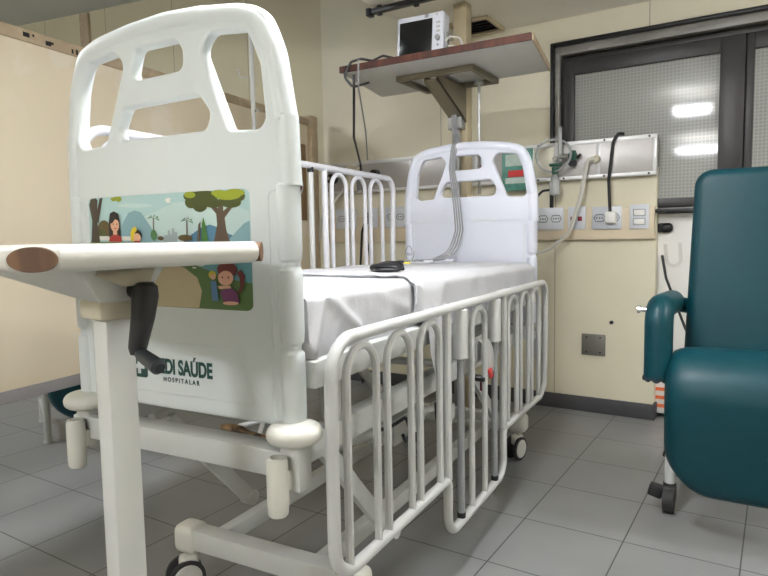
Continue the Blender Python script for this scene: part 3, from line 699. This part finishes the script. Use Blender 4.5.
# mattress platform, main frame
pf = obj('mattress_platform', MB().box(-.42, .42, .045, 2.16, .845, .915, .008), 'paint', bed)
mf = MB()
mf.box(-.40, .40, -.03, .045, .640, .706, .006)
mf.box(-.40, .40, 2.16, 2.23, .632, .700, .006)
mf.box(.335, .385, .0455, 2.159, .650, .722, .006); mf.box(-.385, -.335, .0455, 2.159, .650, .722, .006)
obj('main_frame', mf, 'paint', bed)
mh = MB()
for s in (-1, 1):
    for v in (.2, 1.1, 2.0): mh.box(s*.36-.02, s*.36+.02, v-.02, v+.02, .7225, .8445)
obj('platform_supports', mh, 'paint', bed)
# bumpers and pole sockets at the four corners
for v, dv_ in ((-.005, -1), (2.24, 1)):
    for s in (-1, 1):
        zz = 0 if dv_ < 0 else -.05
        zb = zz+.010
        bu_ = .388 if s > 0 else -.358
        bp = obj('bumper', MB().lathe([(.03, .716+zb)]+[(.045+.023*math.cos(q), .739+zb+.0225*math.sin(q)) for q in [-PI/2+PI*k/12 for k in range(13)]]+[(.02, .7622+zb)], (bu_, v, 0), 28), 'plastic_warm', bed)
        obj('bumper_core', MB().box(bu_-.03, bu_+.03, v-.025, v+.03, .60+zb, .718+zb, .01), 'paint', bp)
        obj('pole_socket', MB().lathe([(.020, .555+zb), (.024, .560+zb), (.0255, .58+zb), (.0255, .684+zb), (.023, .694+zb), (.014, .695+zb), (.013, .67+zb)], ((bu_-s*.012), v+dv_*.055, 0), 18).box((bu_-s*.012)-.012, (bu_-s*.012)+.02, min(v+dv_*.045, v), max(v+dv_*.045, v), .61+zb, .66+zb, .005), 'plastic_warm', bp)

# base frame with casters
bf = MB()
for v in (.32, 2.06): bf.box(-.27, .30, v-.032, v+.032, .165, .235, .006)
for s in (-1, 1): bf.box(s*.20-.022, s*.20+.022, .3525, 2.0275, .17, .225, .005)
base_o = obj('base_frame', bf, 'paint', bed)
for v in (.32, 2.06):
    for s in (-1, 1):
        cu_ = .325*s+.02; obj('end_cap', MB().box(cu_-.05, cu_+.05, v-.045, v+.045, .145, .245, .028, seg=4), 'plastic_warm', base_o)
def caster(s, v, rz, loc=None):
    ct = obj('caster', MB().cyl((0, 0, .11), (0, 0, .146), .018, 12).box(-.026, .026, -.045, .02, .075, .135, .016, seg=3), 'plastic_warm', bed)
    ct.location = (s*.325+.02, v, 0); ct.rotation_euler = (0, 0, rz)
    for w in (-1, 1):
        obj('tyre', MB().tube([(w*.026+.001*q, -.025, .062) for q in (-8, -6, 6, 8)], [.056, .0615, .0615, .056], 28), 'rubber', ct)
        obj('hub', MB().tube([(w*.0345, -.025, .062), (w*.038, -.025, .062)], [.049, .044], 26), 'wheel_grey', ct)
    return ct
caster(-1, .32, -.55); caster(1, .32, .9); caster(1, 2.06, -.25); caster(-1, 2.06, .5)
# lifting arms, cross shafts, actuator
for s in (-1, 1):
    obj('lift_arm', MB().add([(s*.30+a, v, z) for a in (-.012, .012) for v, z in ((.20, .63), (.26, .645), (.66, .215), (.60, .20))], [[0, 1, 2, 3], [4, 7, 6, 5], [0, 4, 5, 1], [1, 5, 6, 2], [2, 6, 7, 3], [3, 7, 4, 0]]), 'paint', bed, bevel=.003)
    obj('lift_arm', MB().add([(s*.30+a, v, z) for a in (-.012, .012) for v, z in ((1.36, .63), (1.42, .645), (1.92, .215), (1.86, .20))], [[0, 1, 2, 3], [4, 7, 6, 5], [0, 4, 5, 1], [1, 5, 6, 2], [2, 6, 7, 3], [3, 7, 4, 0]]), 'paint', bed, bevel=.003)
for v, z in ((1.89, .215), (1.39, .63)): obj('cross_shaft', MB().cyl((-.335, v, z), (.335, v, z), .018, 12), 'paint', bed)
for s in (-1, 1): obj('arm_pivot', MB().cyl((s*.285, .63, .215), (s*.335, .63, .215), .028, 14), 'paint', bed)
obj('actuator', MB().cyl((-.02, .75, .42), (.0, 1.55, .33), .032, 14).cyl((-.02, .64, .44), (-.02, .76, .418), .018, 10).box(-.08, .06, 1.15, 1.4, .30, .42, .01), 'paint', bed)
m = MB().tube(fillet([(.06, .6, .455), (-.02, .6, .45), (-.025, .6, .34), (-.01, .6, .32)], .03), .007, 6); obj('bent_wire', m, 'rail', bed)
obj('wire_knob', MB().cyl((.03, .6, .45), (.075, .61, .45), .018, 10), 'black', bed)
obj('hanging_hook', MB().tube(fillet([(.30, 1.05, .55), (.30, 1.06, .47), (.30, 1.10, .47), (.30, 1.11, .52)], .02), .008, 6), 'black', bed)
m = MB().tube(fillet([(.28, .62, .56), (.28, .72, .55), (.29, .80, .56), (.29, .83, .50), (.29, .80, .46), (.29, .77, .50)], .03), .007, 6)
obj('hanging_hook', m, 'black', bed)
# backrest crank levers in the middle of the bed
obj('drive_lever', MB().cyl((.25, 1.0, .52), (.25, 1.25, .48), .012, 8).box(.2, .3, 1.2, 1.26, .43, .50, .01), 'paint', bed)

# side rails
def side_rail(name, u, dz, mt, vo=0.0, s=1):
    rt = obj(name, MB(), mt, bed); m = MB()
    r = .0165
    top, bot, low = .968+dz, .372+dz, .168+dz
    pts = [(.755, low+.01)]
    V = lambda v, z: (u, v+vo, z)
    frame = [V(.035, .62+dz), V(.035, top), V(2.145, top-.012), V(2.12, bot+.03), V(2.02, bot-.012), V(1.392, bot), V(1.392, low), V(.757, low), V(.757, bot), V(.035, bot)]
    rad = [0, .095, .08, .04, .06, .03, .075, .075, .03, .09]
    m.tube(fillet(frame, rad, 7, True), r, 12, closed=True)
    m.tube([V(.757, bot), V(.757, top)], r*.95, 10); m.tube([V(1.392, bot), V(1.392, top-.006)], r*.95, 10)
    me = m; q = obj('tmpmesh', m, mt); rt.data = q.data; bpy.data.objects.remove(q)
    rb = .0115
    for a, b, lo in ((.105, .257, bot), (.320, .472, bot), (.536, .690, bot), (1.0, 1.15, low), (1.457, 1.597, bot), (1.657, 1.797, bot), (1.857, 1.997, bot)):
        t2 = top-.032
        arc = fillet([V(a, lo), V(a, t2), V(b, t2), V(b, lo)], .074, 8)
        obj('arched_bar', MB().tube(arc, rb, 9), mt, rt)
    for v in (.885, 1.272):
        rd = obj('guide_rod', MB().tube([V(v, low+.015), V(v, top-.015)], .0135, 12), 'grey_rod' if dz == 0 else 'rail', rt)
        obj('rod_cap', MB().tube([V(v, low+.0152), V(v, low+.035)], .0155, 12), 'black', rd)
        obj('rod_cap', MB().tube([V(v, top-.04), V(v, top-.0155)], .0155, 12), 'black', rd)
    for v in (.885, 1.272):
        sl = obj('rail_sleeve', MB().tube([V(v, .772), V(v, .775), V(v, .947), V(v, .95)], [.024, .0275, .0275, .024], 18), 'rail', bed)
        obj('sleeve_bracket', MB().box(min(u-s*.026, s*.421), max(u-s*.026, s*.421), v+vo-.015, v+vo+.015, .85, .90), 'rail', sl)
    return rt
ROD = side_rail('side_rail', .468, 0, 'rail', 0, 1)
RL = side_rail('side_rail', -.468, .598, 'rail_lit', .06, -1)
RL['label'] = 'raised far side rail'; ROD['label'] = 'lowered near side rail'
# release latch with red and white label
lt = obj('rail_latch', MB().box(.420, .434, 1.16, 1.21, .70, .80, .004, Matrix.Identity(4)), 'rail', bed)
m = MB().grid(1, 10, lambda a, b: (.442+.03*math.sin(b*2.2), 1.115+a*.085+.06*b, .81-.16*b+.03*math.sin(b*PI)))
obj('latch_strap', m, 'rail', lt, solid=.004); 
m = MB().grid(1, 3, lambda a, b: (.4735+.002*b, 1.165+a*.05+.02*(b), .675-.04*b)); obj('red_label', m, 'bright_red', lt, solid=.003)
obj('latch_tongue', MB().box(.44, .455, 1.165, 1.205, .585, .63, .005), 'red', lt); obj('latch_spring', MB().cyl((.43, 1.14, .645), (.47, 1.15, .64), .014, 10), 'black', lt)

def to_world(u, v, z):
    return Vector((-1.352+u*math.cos(A)-v*math.sin(A), 1.081+u*math.sin(A)+v*math.cos(A), z))
# ------------------------------------------------------------------ mattress and sheets
mt_ = thing('mattress', 'thick hospital bed mattress covered by white sheets', 'mattress', (-1.352, 1.081, 0), A)
def tilt(p): return Vector((p[0], p[1], p[2]-.016*p[1]*(1 if p[2] > 1 else .0)))
m = MB().box(-.368, .368, .07, 2.135, .9155, 1.072, .03, seg=4); m.v = [tuple(tilt(v)) for v in m.v]
obj('foam_body', m, 'mattress', mt_)
def drape(u0, u1, top, zl, zr, v0, v1, R, nu, nv, amp, seed, ridge=None, tail=None, dip=0):
    """cross-section: down left side, over the top, down right side"""
    h = top; Ls = [h-zl, (u1-u0), h-zr]
    tot = sum(Ls)
    def f(i, j):
        s = i*tot; v = v0+(v1-v0)*j
        if s < Ls[0]: u, z = u0, zl+s
        elif s < Ls[0]+Ls[1]: u, z = u0+s-Ls[0], h
        else: u, z = u1, h-(s-Ls[0]-Ls[1])
        # round shoulders
        for ue, sg in ((u0, 1), (u1, -1)):
            du = (u-ue)*sg; dz = h-z
            if du < R and dz < R:
                # arclength position within the corner
                t = du-dz; th = (t+R)/(2*R)*PI/2
                u = ue+sg*(R-R*math.cos(th)) ; z = h-R+R*math.sin(th)
        n1 = noise.noise(Vector((u*5, v*4+seed, z*5))); n2 = noise.noise(Vector((u*16, v*11+seed, z*9)))
        w = amp*(n1*.8+n2*.35)
        if z < h-.02:
            k = (h-z)/max(.01, h-min(zl, zr))
            w += amp*1.4*k*math.sin(v*19+3*noise.noise(Vector((v*4, seed, 0))))
            sg = 1 if u > 0 else -1
            if tail and sg > 0: z -= tail(v)*k
            u += sg*(w+amp*1.2)
            if ridge and sg > 0:
                for (va, za, vb, zb, am, wd) in ridge:
                    dx, dz_ = vb-va, zb-za; t_ = max(0, min(1, ((v-va)*dx+(z-za)*dz_)/(dx*dx+dz_*dz_)))
                    dd = math.hypot(v-va-t_*dx, z-za-t_*dz_); u += am*math.exp(-(dd/wd)**2)*(.35+.65*t_)
        else: z += w
        if dip: z -= dip*math.exp(-(v-v0)/.012); u -= dip*math.exp(-(v-v0)/.012)*(1 if u > .3 else -1 if u < -.3 else 0)
        return Vector((u, v, z-.016*v))
    return f
sf = drape(-.388, .388, 1.0855, .918, .918, .052, 2.150, .035, 70, 90, .004, 3, ridge=[(.13, 1.08, .062, .93, .014, .014), (.13, 1.08, .30, .965, .016, .018), (.20, 1.0, .15, .92, .008, .012), (.42, 1.05, .60, .99, .007, .02)])
nu, nv = 90, 240
m = MB().grid(nu, nv, sf)
# closing the foot and head ends
o0 = len(m.v); 
m.f.append([i for i in range(nu+1)][::-1]); m.mi.append(0); m.f.append([nv*(nu+1)+i for i in range(nu+1)]); m.mi.append(0)
sheet = obj('bed_sheet', m, 'sheet', smooth=60); sheet.location = (-1.352, 1.081, 0); sheet.rotation_euler = (0, 0, A)
tag(sheet, 'white fitted sheet tucked around the mattress with a folded corner at the foot', 'sheet')
# draw sheet over the middle and head, hanging out past the platform
ds = drape(-.396, .399, 1.0905, .95, .925, .64, 2.155, .04, 70, 80, .0075, 9, dip=.006, tail=lambda v: .0+.24*max(0, 1-abs(v-.79)/.10)**.5 if abs(v-.79) < .10 else 0)
m = MB().grid(90, 170, ds)
for i, v in enumerate(m.v):
    if v[0] > .3 and v[2] < .95: m.v[i] = (max(v[0], .432), v[1], v[2])
hem = [Vector(ds(q, .004))+Vector((.004 if q > .6 else 0, 0, .004)) for q in [.13+.80*k/110 for k in range(111)]]
dsh = obj('draw_sheet', m, 'sheet', smooth=60); dsh.location = (-1.352, 1.081, 0); dsh.rotation_euler = (0, 0, A)
obj('folded_hem', MB().tube(hem,   .0045, 8, sx=1.6), 'sheet', dsh, smooth=60)
tag(dsh, 'loose white draw sheet spread over the head half of the mattress', 'sheet')

# things lying on the bed
def onbed(name, mb, mt, label, cat, **k):
    o = obj(name, mb, mt, **k); o.location = (-1.352, 1.081, 0); o.rotation_euler = (0, 0, A); return tag(o, label, cat)
zt = lambda v: 1.0985-.016*v+.003
cuff = thing('pressure_cuff', 'black rolled blood pressure cuff lying on the white sheet', 'cuff', (-1.352, 1.081, 0), A)
v0 = 1.0
cuff.location = (-1.352+.155*math.cos(A), 1.081+.155*math.sin(A), -.014)
obj('cuff_body', MB().tube([(-.105, v0+.01, zt(v0)+.014), (-.09, v0, zt(v0)+.017), (-.03, v0-.01, zt(v0)+.02), (.01, v0, zt(v0)+.018), (.025, v0+.01, zt(v0)+.015)], [.008, .016, .019, .016, .008], 12, sx=2.2), 'black', cuff)
m = MB().tube(fillet([(.02, v0-.02, zt(v0)+.012), (-.05, v0-.06, zt(v0)+.010), (-.10, v0-.02, zt(v0)+.014), (-.07, v0+.03, zt(v0)+.034), (.01, v0+.03, zt(v0)+.034), (.03, v0, zt(v0)+.012)], .03, 6), .008, 8); obj('coiled_hose', m, 'black', cuff)
# monitor cables over the headboard
def wl_(x, y, z):
    dx, dy = x+1.352, y-1.081
    return (dx*math.cos(A)+dy*math.sin(A), -dx*math.sin(A)+dy*math.cos(A), z)
m = MB()
for k, (du, col) in enumerate(((-.012, 0), (-.003, 0), (.006, 0), (.015, 0))):
    pts = [wl_(-1.70+du, 3.498, 2.02), wl_(-1.70+du, 3.495, 1.86), (-.068+du, 2.262, 1.745), (-.072+du, 2.205+.004*k, 1.735), (-.085+du, 2.193, 1.60), (-.055+du*1.5, 2.190, 1.40), (-.04+du*1.6, 2.190, 1.24), (-.075+du*2, 2.180, 1.115), (-.11+du*2, 2.03, zt(2.0)+.008), (-.11+du*3, 1.85, zt(1.8)+.007), (-.12+du*4, 1.70+.03*k, zt(1.6)+.007)]
    m.tube(fillet(pts, .12, 5), .0045, 6)
onbed('monitor_cables', m, 'cable_grey', 'bundle of grey monitor cables hanging over the headboard onto the bed', 'cables')
ec = thing('electrode_leads', 'small electrode leads with black and yellow clips on the bed by the headboard', 'electrode leads', (-1.352, 1.081, 0), A)
m = MB()
for (a, b, c, d2) in ((-.12, 1.72, -.115, 1.55), (-.10, 1.74, -.04, 1.5), (-.08, 1.78, .02, 1.62), (-.06, 1.80, .08, 1.75)): m.tube(fillet([(a, b, zt(b)+.008), ((a+c)/2+.03, (b+d2)/2, zt(b)+.02), (c, d2, zt(d2)+.008)], .05), .0035, 6)
m.tube([(-.20+.022*math.cos(t_), 1.85+.012*t_/3, zt(1.85)+.045+.04*math.sin(t_)) for t_ in [k*.35 for k in range(20)]], .003, 5)
obj('lead_wires', m, 'cable_grey', ec)
obj('black_clip', MB().box(-.115, -.085, 1.54, 1.565, zt(1.55)+.002, zt(1.55)+.016, .005), 'black', ec)
obj('yellow_clip', MB().box(-.05, -.02, 1.48, 1.505, zt(1.5)+.002, zt(1.5)+.011, .004), 'yellow', ec)
obj('white_clip', MB().box(.0, .04, 1.60, 1.64, zt(1.62)+.002, zt(1.62)+.016, .005).box(.06, .10, 1.73, 1.77, zt(1.75)+.002, zt(1.75)+.016, .005), 'plate', ec)

# brown scrap lying on the frame under the footboard
sc = MB().tube([(.115, .040, .716), (.13, .038, .718), (.16, .034, .721), (.19, .032, .720), (.215, .032, .716), (.30, .030, .7105)], [.005, .009, .010, .009, .005, .003], 10, sx=1.3)
onbed('wooden_scrap', sc, 'brown', 'brown and black charred-looking scrap lying on the frame under the footboard', 'scrap')

# ------------------------------------------------------------------ overbed table
RT = -9*PI/180
ot = thing('overbed_table', 'white overbed table with worn wooden corner in front of the footboard', 'table', (-.868, .93, 0), RT)
# local: +x right, +y towards the bed; the right edge lies on x = 0, y from -.50 to .04
W_, D0, D1, CH = .86, -.455, .022, .058
ZT, TH = 1.208, .042
corner = [(0, D0+CH), (0, D1-CH*.75), (-CH*.75, D1), (-W_, D1), (-W_, D0), (-CH, D0)]
R_ = TH/2
# bullnose edge profile swept round the top
def offset_poly(poly, d_):
    n = len(poly); out = []
    for i in range(n):
        p0_, p1_, p2_ = Vector(poly[i-1]), Vector(poly[i]), Vector(poly[(i+1) % n])
        e1 = (p1_-p0_).normalized(); e2 = (p2_-p1_).normalized()
        n1 = Vector((e1.y, -e1.x)); n2 = Vector((e2.y, -e2.x)); b_ = (n1+n2).normalized()
        out.append(p1_-b_*(d_/max(.2, b_.dot(n1))))
    return out
ccw = corner
def area(p): return sum(p[i-1][0]*p[i][1]-p[i][0]*p[i-1][1] for i in range(len(p)))
if area(ccw) < 0: ccw = ccw[::-1]
m = MB(); layers = []
for k in range(11):
    th = -PI/2+PI*k/10; layers.append((offset_poly(ccw, R_*.95*(1-math.cos(th))), ZT-R_+R_*math.sin(th)))
n = len(ccw); vs = []; fs = []
for pl_, z in layers: vs += [(p[0], p[1], z) for p in pl_]
for k in range(10):
    for i in range(n): fs.append([k*n+i, k*n+(i+1) % n, (k+1)*n+(i+1) % n, (k+1)*n+i])
fs.append(list(range(n))[::-1]); fs.append([10*n+i for i in range(n)])
m.add(vs, fs); obj('tabletop', m, 'table_white', ot, smooth=30)
# bare wood showing at the two cut corners (elliptical patches)
for (ax, ay, bx, by, sc_) in ((0, D0+CH, -CH, D0, .47), (0, D1-CH*.75, -CH*.75, D1, .47)):
    mid = Vector(((ax+bx)/2, (ay+by)/2, ZT-R_)); e = Vector((bx-ax, by-ay, 0)); ln = e.length; e.normalize(); nn = Vector((e.y, -e.x, 0))
    if nn.dot(Vector((1, 0, 0))) < 0: nn = -nn
    m = MB(); pts = ell(0, 0, ln*sc_, R_*.94, 28)
    ring_ = [mid+e*a+Vector((0, 0, b))+nn*(.0008-R_*.95*(1-math.sqrt(max(0, 1-(b/R_)**2)))*0.0) for a, b in pts]
    m.add([mid+e*a+Vector((0, 0, b))+nn*.0012 for a, b in pts]+[mid+e*a+Vector((0, 0, b))-nn*.02 for a, b in pts], [list(range(28)), [28+i for i in range(28)][::-1]]+[[i, (i+1) % 28, 28+(i+1) % 28, 28+i] for i in range(28)])
    obj('worn_wood', m, 'oak', ot, smooth=0)
# support arm under the top, tapering to the column
PXl, PYl = -.205, -.225
m = MB().add([(-W_+.10, PYl-.09, ZT-TH-.012), (-W_+.10, PYl+.09, ZT-TH-.012), (-W_+.10, PYl-.09, ZT-TH-.0005), (-W_+.10, PYl+.09, ZT-TH-.0005),
              (PXl-.02, PYl-.045, 1.098), (PXl-.02, PYl+.045, 1.098), (PXl+.05, PYl-.09, ZT-TH-.0005), (PXl+.05, PYl+.09, ZT-TH-.0005), (PXl+.05, PYl-.045, 1.098), (PXl+.05, PYl+.045, 1.098)],
             [[0, 1, 3, 2], [0, 2, 6, 8, 4], [1, 5, 9, 7, 3], [0, 4, 5, 1], [4, 8, 9, 5], [8, 6, 7, 9], [2, 3, 7, 6]])
obj('support_arm', m, 'post_white', ot, bevel=.004, smooth=0)
m = MB().box(PXl-.048, PXl+.048, PYl-.048, PYl+.048, 1.062, 1.105, .012); obj('column_collar', m, 'collar', ot)
m = MB().add([(PXl+.052, PYl-.05, 1.162), (PXl+.066, PYl-.06, 1.150), (PXl+.075, PYl-.01, 1.128), (PXl+.072, PYl+.04, 1.130), (PXl+.070, PYl+.055, 1.160), (PXl+.05, PYl+.05, 1.164), (PXl+.06, PYl+.0, 1.150)], [[0, 1, 2, 6], [6, 2, 3, 4], [6, 4, 5, 0]]); obj('torn_cover', m, 'collar', ot, solid=.003)
obj('column', MB().box(PXl-.029, PXl+.029, PYl-.029, PYl+.029, .105, 1.064, .004), 'post_white', ot)
m = MB().box(PXl-.05, PXl+.05, PYl-.30, PYl+.28, .06, .105, .008).box(-W_+.12, PXl, PYl-.29, PYl-.23, .065, .105, .006).box(-W_+.12, PXl, PYl+.21, PYl+.27, .065, .105, .006); obj('foot_frame', m, 'post_white', ot)
for x in (PXl, -W_+.16):
    for y in (PYl-.26, PYl+.24): obj('caster', MB().tube([(x-.02, y, .032), (x+.02, y, .032)], .0315, 18).cyl((x, y, .03), (x, y, .064), .012, 10), 'rubber', ot)
# crank
cx_, cy_ = PXl+.085, PYl+.02
ck = obj('crank_handle', MB().tube([(cx_+.004, cy_+.004, 1.135), (cx_+.004, cy_+.004, 1.128), (cx_+.004, cy_+.002, 1.11), (cx_+.004, cy_-.004, 1.07), (cx_+.003, cy_-.018, 1.01), (cx_+.003, cy_-.020, .998)], [.014, .022, .025, .022, .017, .012], 16), 'black', ot)
obj('crank_hub', MB().cyl((PXl+.04, cy_, 1.118), (cx_+.0, cy_+.003, 1.118), .016, 18), 'black', ck)
obj('crank_grip', MB().tube([(cx_+.008, cy_-.018, 1.004), (cx_+.02, cy_-.018, 1.0), (cx_+.075, cy_-.016, .984), (cx_+.081, cy_-.016, .982)], [.010, .013, .0155, .010], 14), mat('dark_grip', (.02, .025, .03), .45), ck)

# ------------------------------------------------------------------ teal recliner chairs
def recliner(loc, rz, label, group):
    t = thing('recliner_chair', label, 'chair', loc, rz, group)
    HW = .30
    # seat and leg rest: one cushion following a curved path (y, z), facing -y
    path = fillet([(0, .045, .17), (0, -.005, .45), (0, -.015, .62), (0, .08, .705), (0, .24, .675), (0, .62, .60)], [0, .2, .11, .1, .2, 0], 9)
    L = [0]
    for a, b in zip(path, path[1:]): L.append(L[-1]+(b-a).length)
    def at(s):
        s = min(max(s, 0), L[-1])
        for i in range(len(L)-1):
            if s <= L[i+1]+1e-9:
                f = (s-L[i])/(L[i+1]-L[i]); return path[i].lerp(path[i+1], f), (path[i+1]-path[i]).normalized()
        return path[-1], (path[-1]-path[-2]).normalized()
    NU, NV = 28, 60; T = .055
    def cushion(side):
        def f(a, b):
            # b clustered so the bottom edge is well rounded
            s = b*L[-1]; p, tg = at(s); nm = Vector((0, -tg.z, tg.y)) 
            x = (a*2-1)
            hw = HW
            if s < .20: hw = HW-.20+.20*math.sqrt(max(0, 1-((.20-s)/.20)**2))
            e = abs(x)**6; th = T*math.sqrt(max(0, 1-e))
            es = min(s, L[-1]-s)/.06
            if es < 1: th *= math.sqrt(max(0, 1-(1-es)**2))
            return p+nm*th*side+Vector((x*hw, 0, 0))
        return f
    m = MB().grid(NU, NV, cushion(1)); m.grid(NU, NV, cushion(-1))
    bm = bmesh.new(); 
    o = obj('seat_cushion', m, 'teal', t, smooth=50)
    bm.from_mesh(o.data); bmesh.ops.remove_doubles(bm, verts=bm.verts, dist=1e-4); bmesh.ops.recalc_face_normals(bm, faces=bm.faces); bm.to_mesh(o.data); bm.free()
    o.data.shade_smooth()
    # back cushion, leaning slightly
    bk = [(q.x, q.y) for q in fillet([(-.278, .58, 0), (.278, .58, 0), (.252, 1.49, 0), (-.252, 1.49, 0)], [.04, .04, .075, .075], 7, True)]
    Rb = Matrix.Translation((0, .50, .62)) @ Matrix.Rotation(-.10, 4, 'X') @ Matrix.Translation((0, 0, -.62))
    b2 = panel2d('back_cushion', [bk], .06, .045, lambda a, b, c: tuple(Rb @ Vector((a, c, b))), t, 'teal', 5)
    for s in (-1, 1):
        arm = fillet([(s*.335, .075, .625), (s*.335, .075, .905), (s*.335, .54, .885)], .07, 8)
        ar = obj('armrest', MB().tube([arm[0]-Vector((0, 0, .012))]+arm+[arm[-1]+Vector((0, .012, 0))], [.040]+[.054]*len(arm)+[.040], 18), 'teal', t)
        obj('armrest_hem', MB().tube([(s*.335+.052*math.cos(a), .075+.052*math.sin(a), .618+.005*math.sin(9*a)) for a in [2*PI*k/54 for k in range(54)]], .007, 6, closed=True), 'teal_dark', ar)
        obj('arm_knob', MB().cyl((s*.385, .09, .895), (s*.408, .09, .895), .010, 12).cyl((s*.408, .09, .895), (s*.420, .09, .895), .016, 14), 'chrome', ar)
        obj('arm_link', MB().cyl((s*.335, .50, .885), (s*.24, .57, .86), .035, 14), 'teal', ar)
        for y in (.25, .78):
            lg = obj('leg', MB().cyl((s*.30, y, .115), (s*.30, y, .58), .021, 14), 'paint', t)
            ft = obj('caster', MB().cyl((s*.30, y, .085), (s*.30, y, .125), .026, 14).box(s*.30-.028, s*.30+.028, y-.035, y+.03, .05, .115, .01), 'bronze', lg)
            obj('wheel', MB().tube([(s*.30-.022, y-.018, .054), (s*.30+.022, y-.018, .054)], .0535, 22), 'rubber', lg)
            obj('brake_pedal', MB().box(s*.30-.085, s*.30-.025, y-.04, y+.01, .045, .10, .01, Matrix.Translation((s*.3, y, .07)) @ Matrix.Rotation(.25, 4, 'Y') @ Matrix.Translation((-s*.3, -y, -.07))), 'black', lg)
    m = MB()
    for s in (-1, 1): m.cyl((s*.30, .25, .15), (s*.30, .78, .15), .016, 12); m.cyl((s*.30, .2, .57), (s*.30, .85, .57), .018, 12)
    m.cyl((-.30, .78, .15), (.30, .78, .15), .016, 12); m.cyl((-.3, .5, .57), (.3, .5, .57), .018, 12)
    obj('chair_frame', m, 'paint', t)
    return t
ch = recliner((-.065, 2.63, 0), 0.03, 'dark teal vinyl recliner chair beside the wall corner at right', None)
ch2 = dup(ch, (-3.345, 2.16, 0), 1.12, 'dark teal recliner chair seen under the partition behind the bed')

for c_ in list(ch2.children):
    if c_.name.startswith('leg'):
        for g_ in list(c_.children): bpy.data.objects.remove(g_)
        s_, y_ = (-1 if sum(v.co.x for v in c_.data.vertices) < 0 else 1), (.25 if sum(v.co.y for v in c_.data.vertices)/len(c_.data.vertices) < .5 else .78)
        t_ = obj('plain_leg', MB().cyl((s_*.30, y_, .0), (s_*.30, y_, .58), .021, 14).cyl((s_*.30, y_, .0), (s_*.30, y_, .014), .026, 14), 'paint')
        c_.data = t_.data; bpy.data.objects.remove(t_)
# ------------------------------------------------------------------ camera
yaw, pit, rol = .567126, -.083853, -.017110
cy, sy = math.cos(yaw), math.sin(yaw)
f = Vector((-sy*math.cos(pit), cy*math.cos(pit), math.sin(pit))); ri = Vector((cy, sy, 0)); up = ri.cross(f)
c, s = math.cos(rol), math.sin(rol)
right = ri*c+up*s; dn = -(ri*-s+up*c)
cam = bpy.data.cameras.new('camera'); co_ = bpy.data.objects.new('camera', cam); COL.objects.link(co_)
cam.sensor_width = 36; cam.lens = 36*621.32/768; cam.clip_start = .02
co_.matrix_world = Matrix(((right.x, -dn.x, -f.x, 0), (right.y, -dn.y, -f.y, 0), (right.z, -dn.z, -f.z, 1.2148), (0, 0, 0, 1)))
scn.camera = co_

# ------------------------------------------------------------------ bring everything to metres
seen = set()
for o in list(bpy.data.objects):
    o.location = o.location*S
    if o.type == 'MESH' and o.data.name not in seen:
        seen.add(o.data.name); o.data.transform(Matrix.Scale(S, 4))

w = bpy.data.worlds.new('world'); scn.world = w; w.use_nodes = True
w.node_tree.nodes['Background'].inputs[0].default_value = (.8, .85, .9, 1); w.node_tree.nodes['Background'].inputs[1].default_value = .3
scn.view_settings.view_transform = 'Standard'; scn.view_settings.look = 'None'; scn.view_settings.gamma = 1
scn.view_settings.use_curve_mapping = False
scn.view_settings.exposure = 1.25
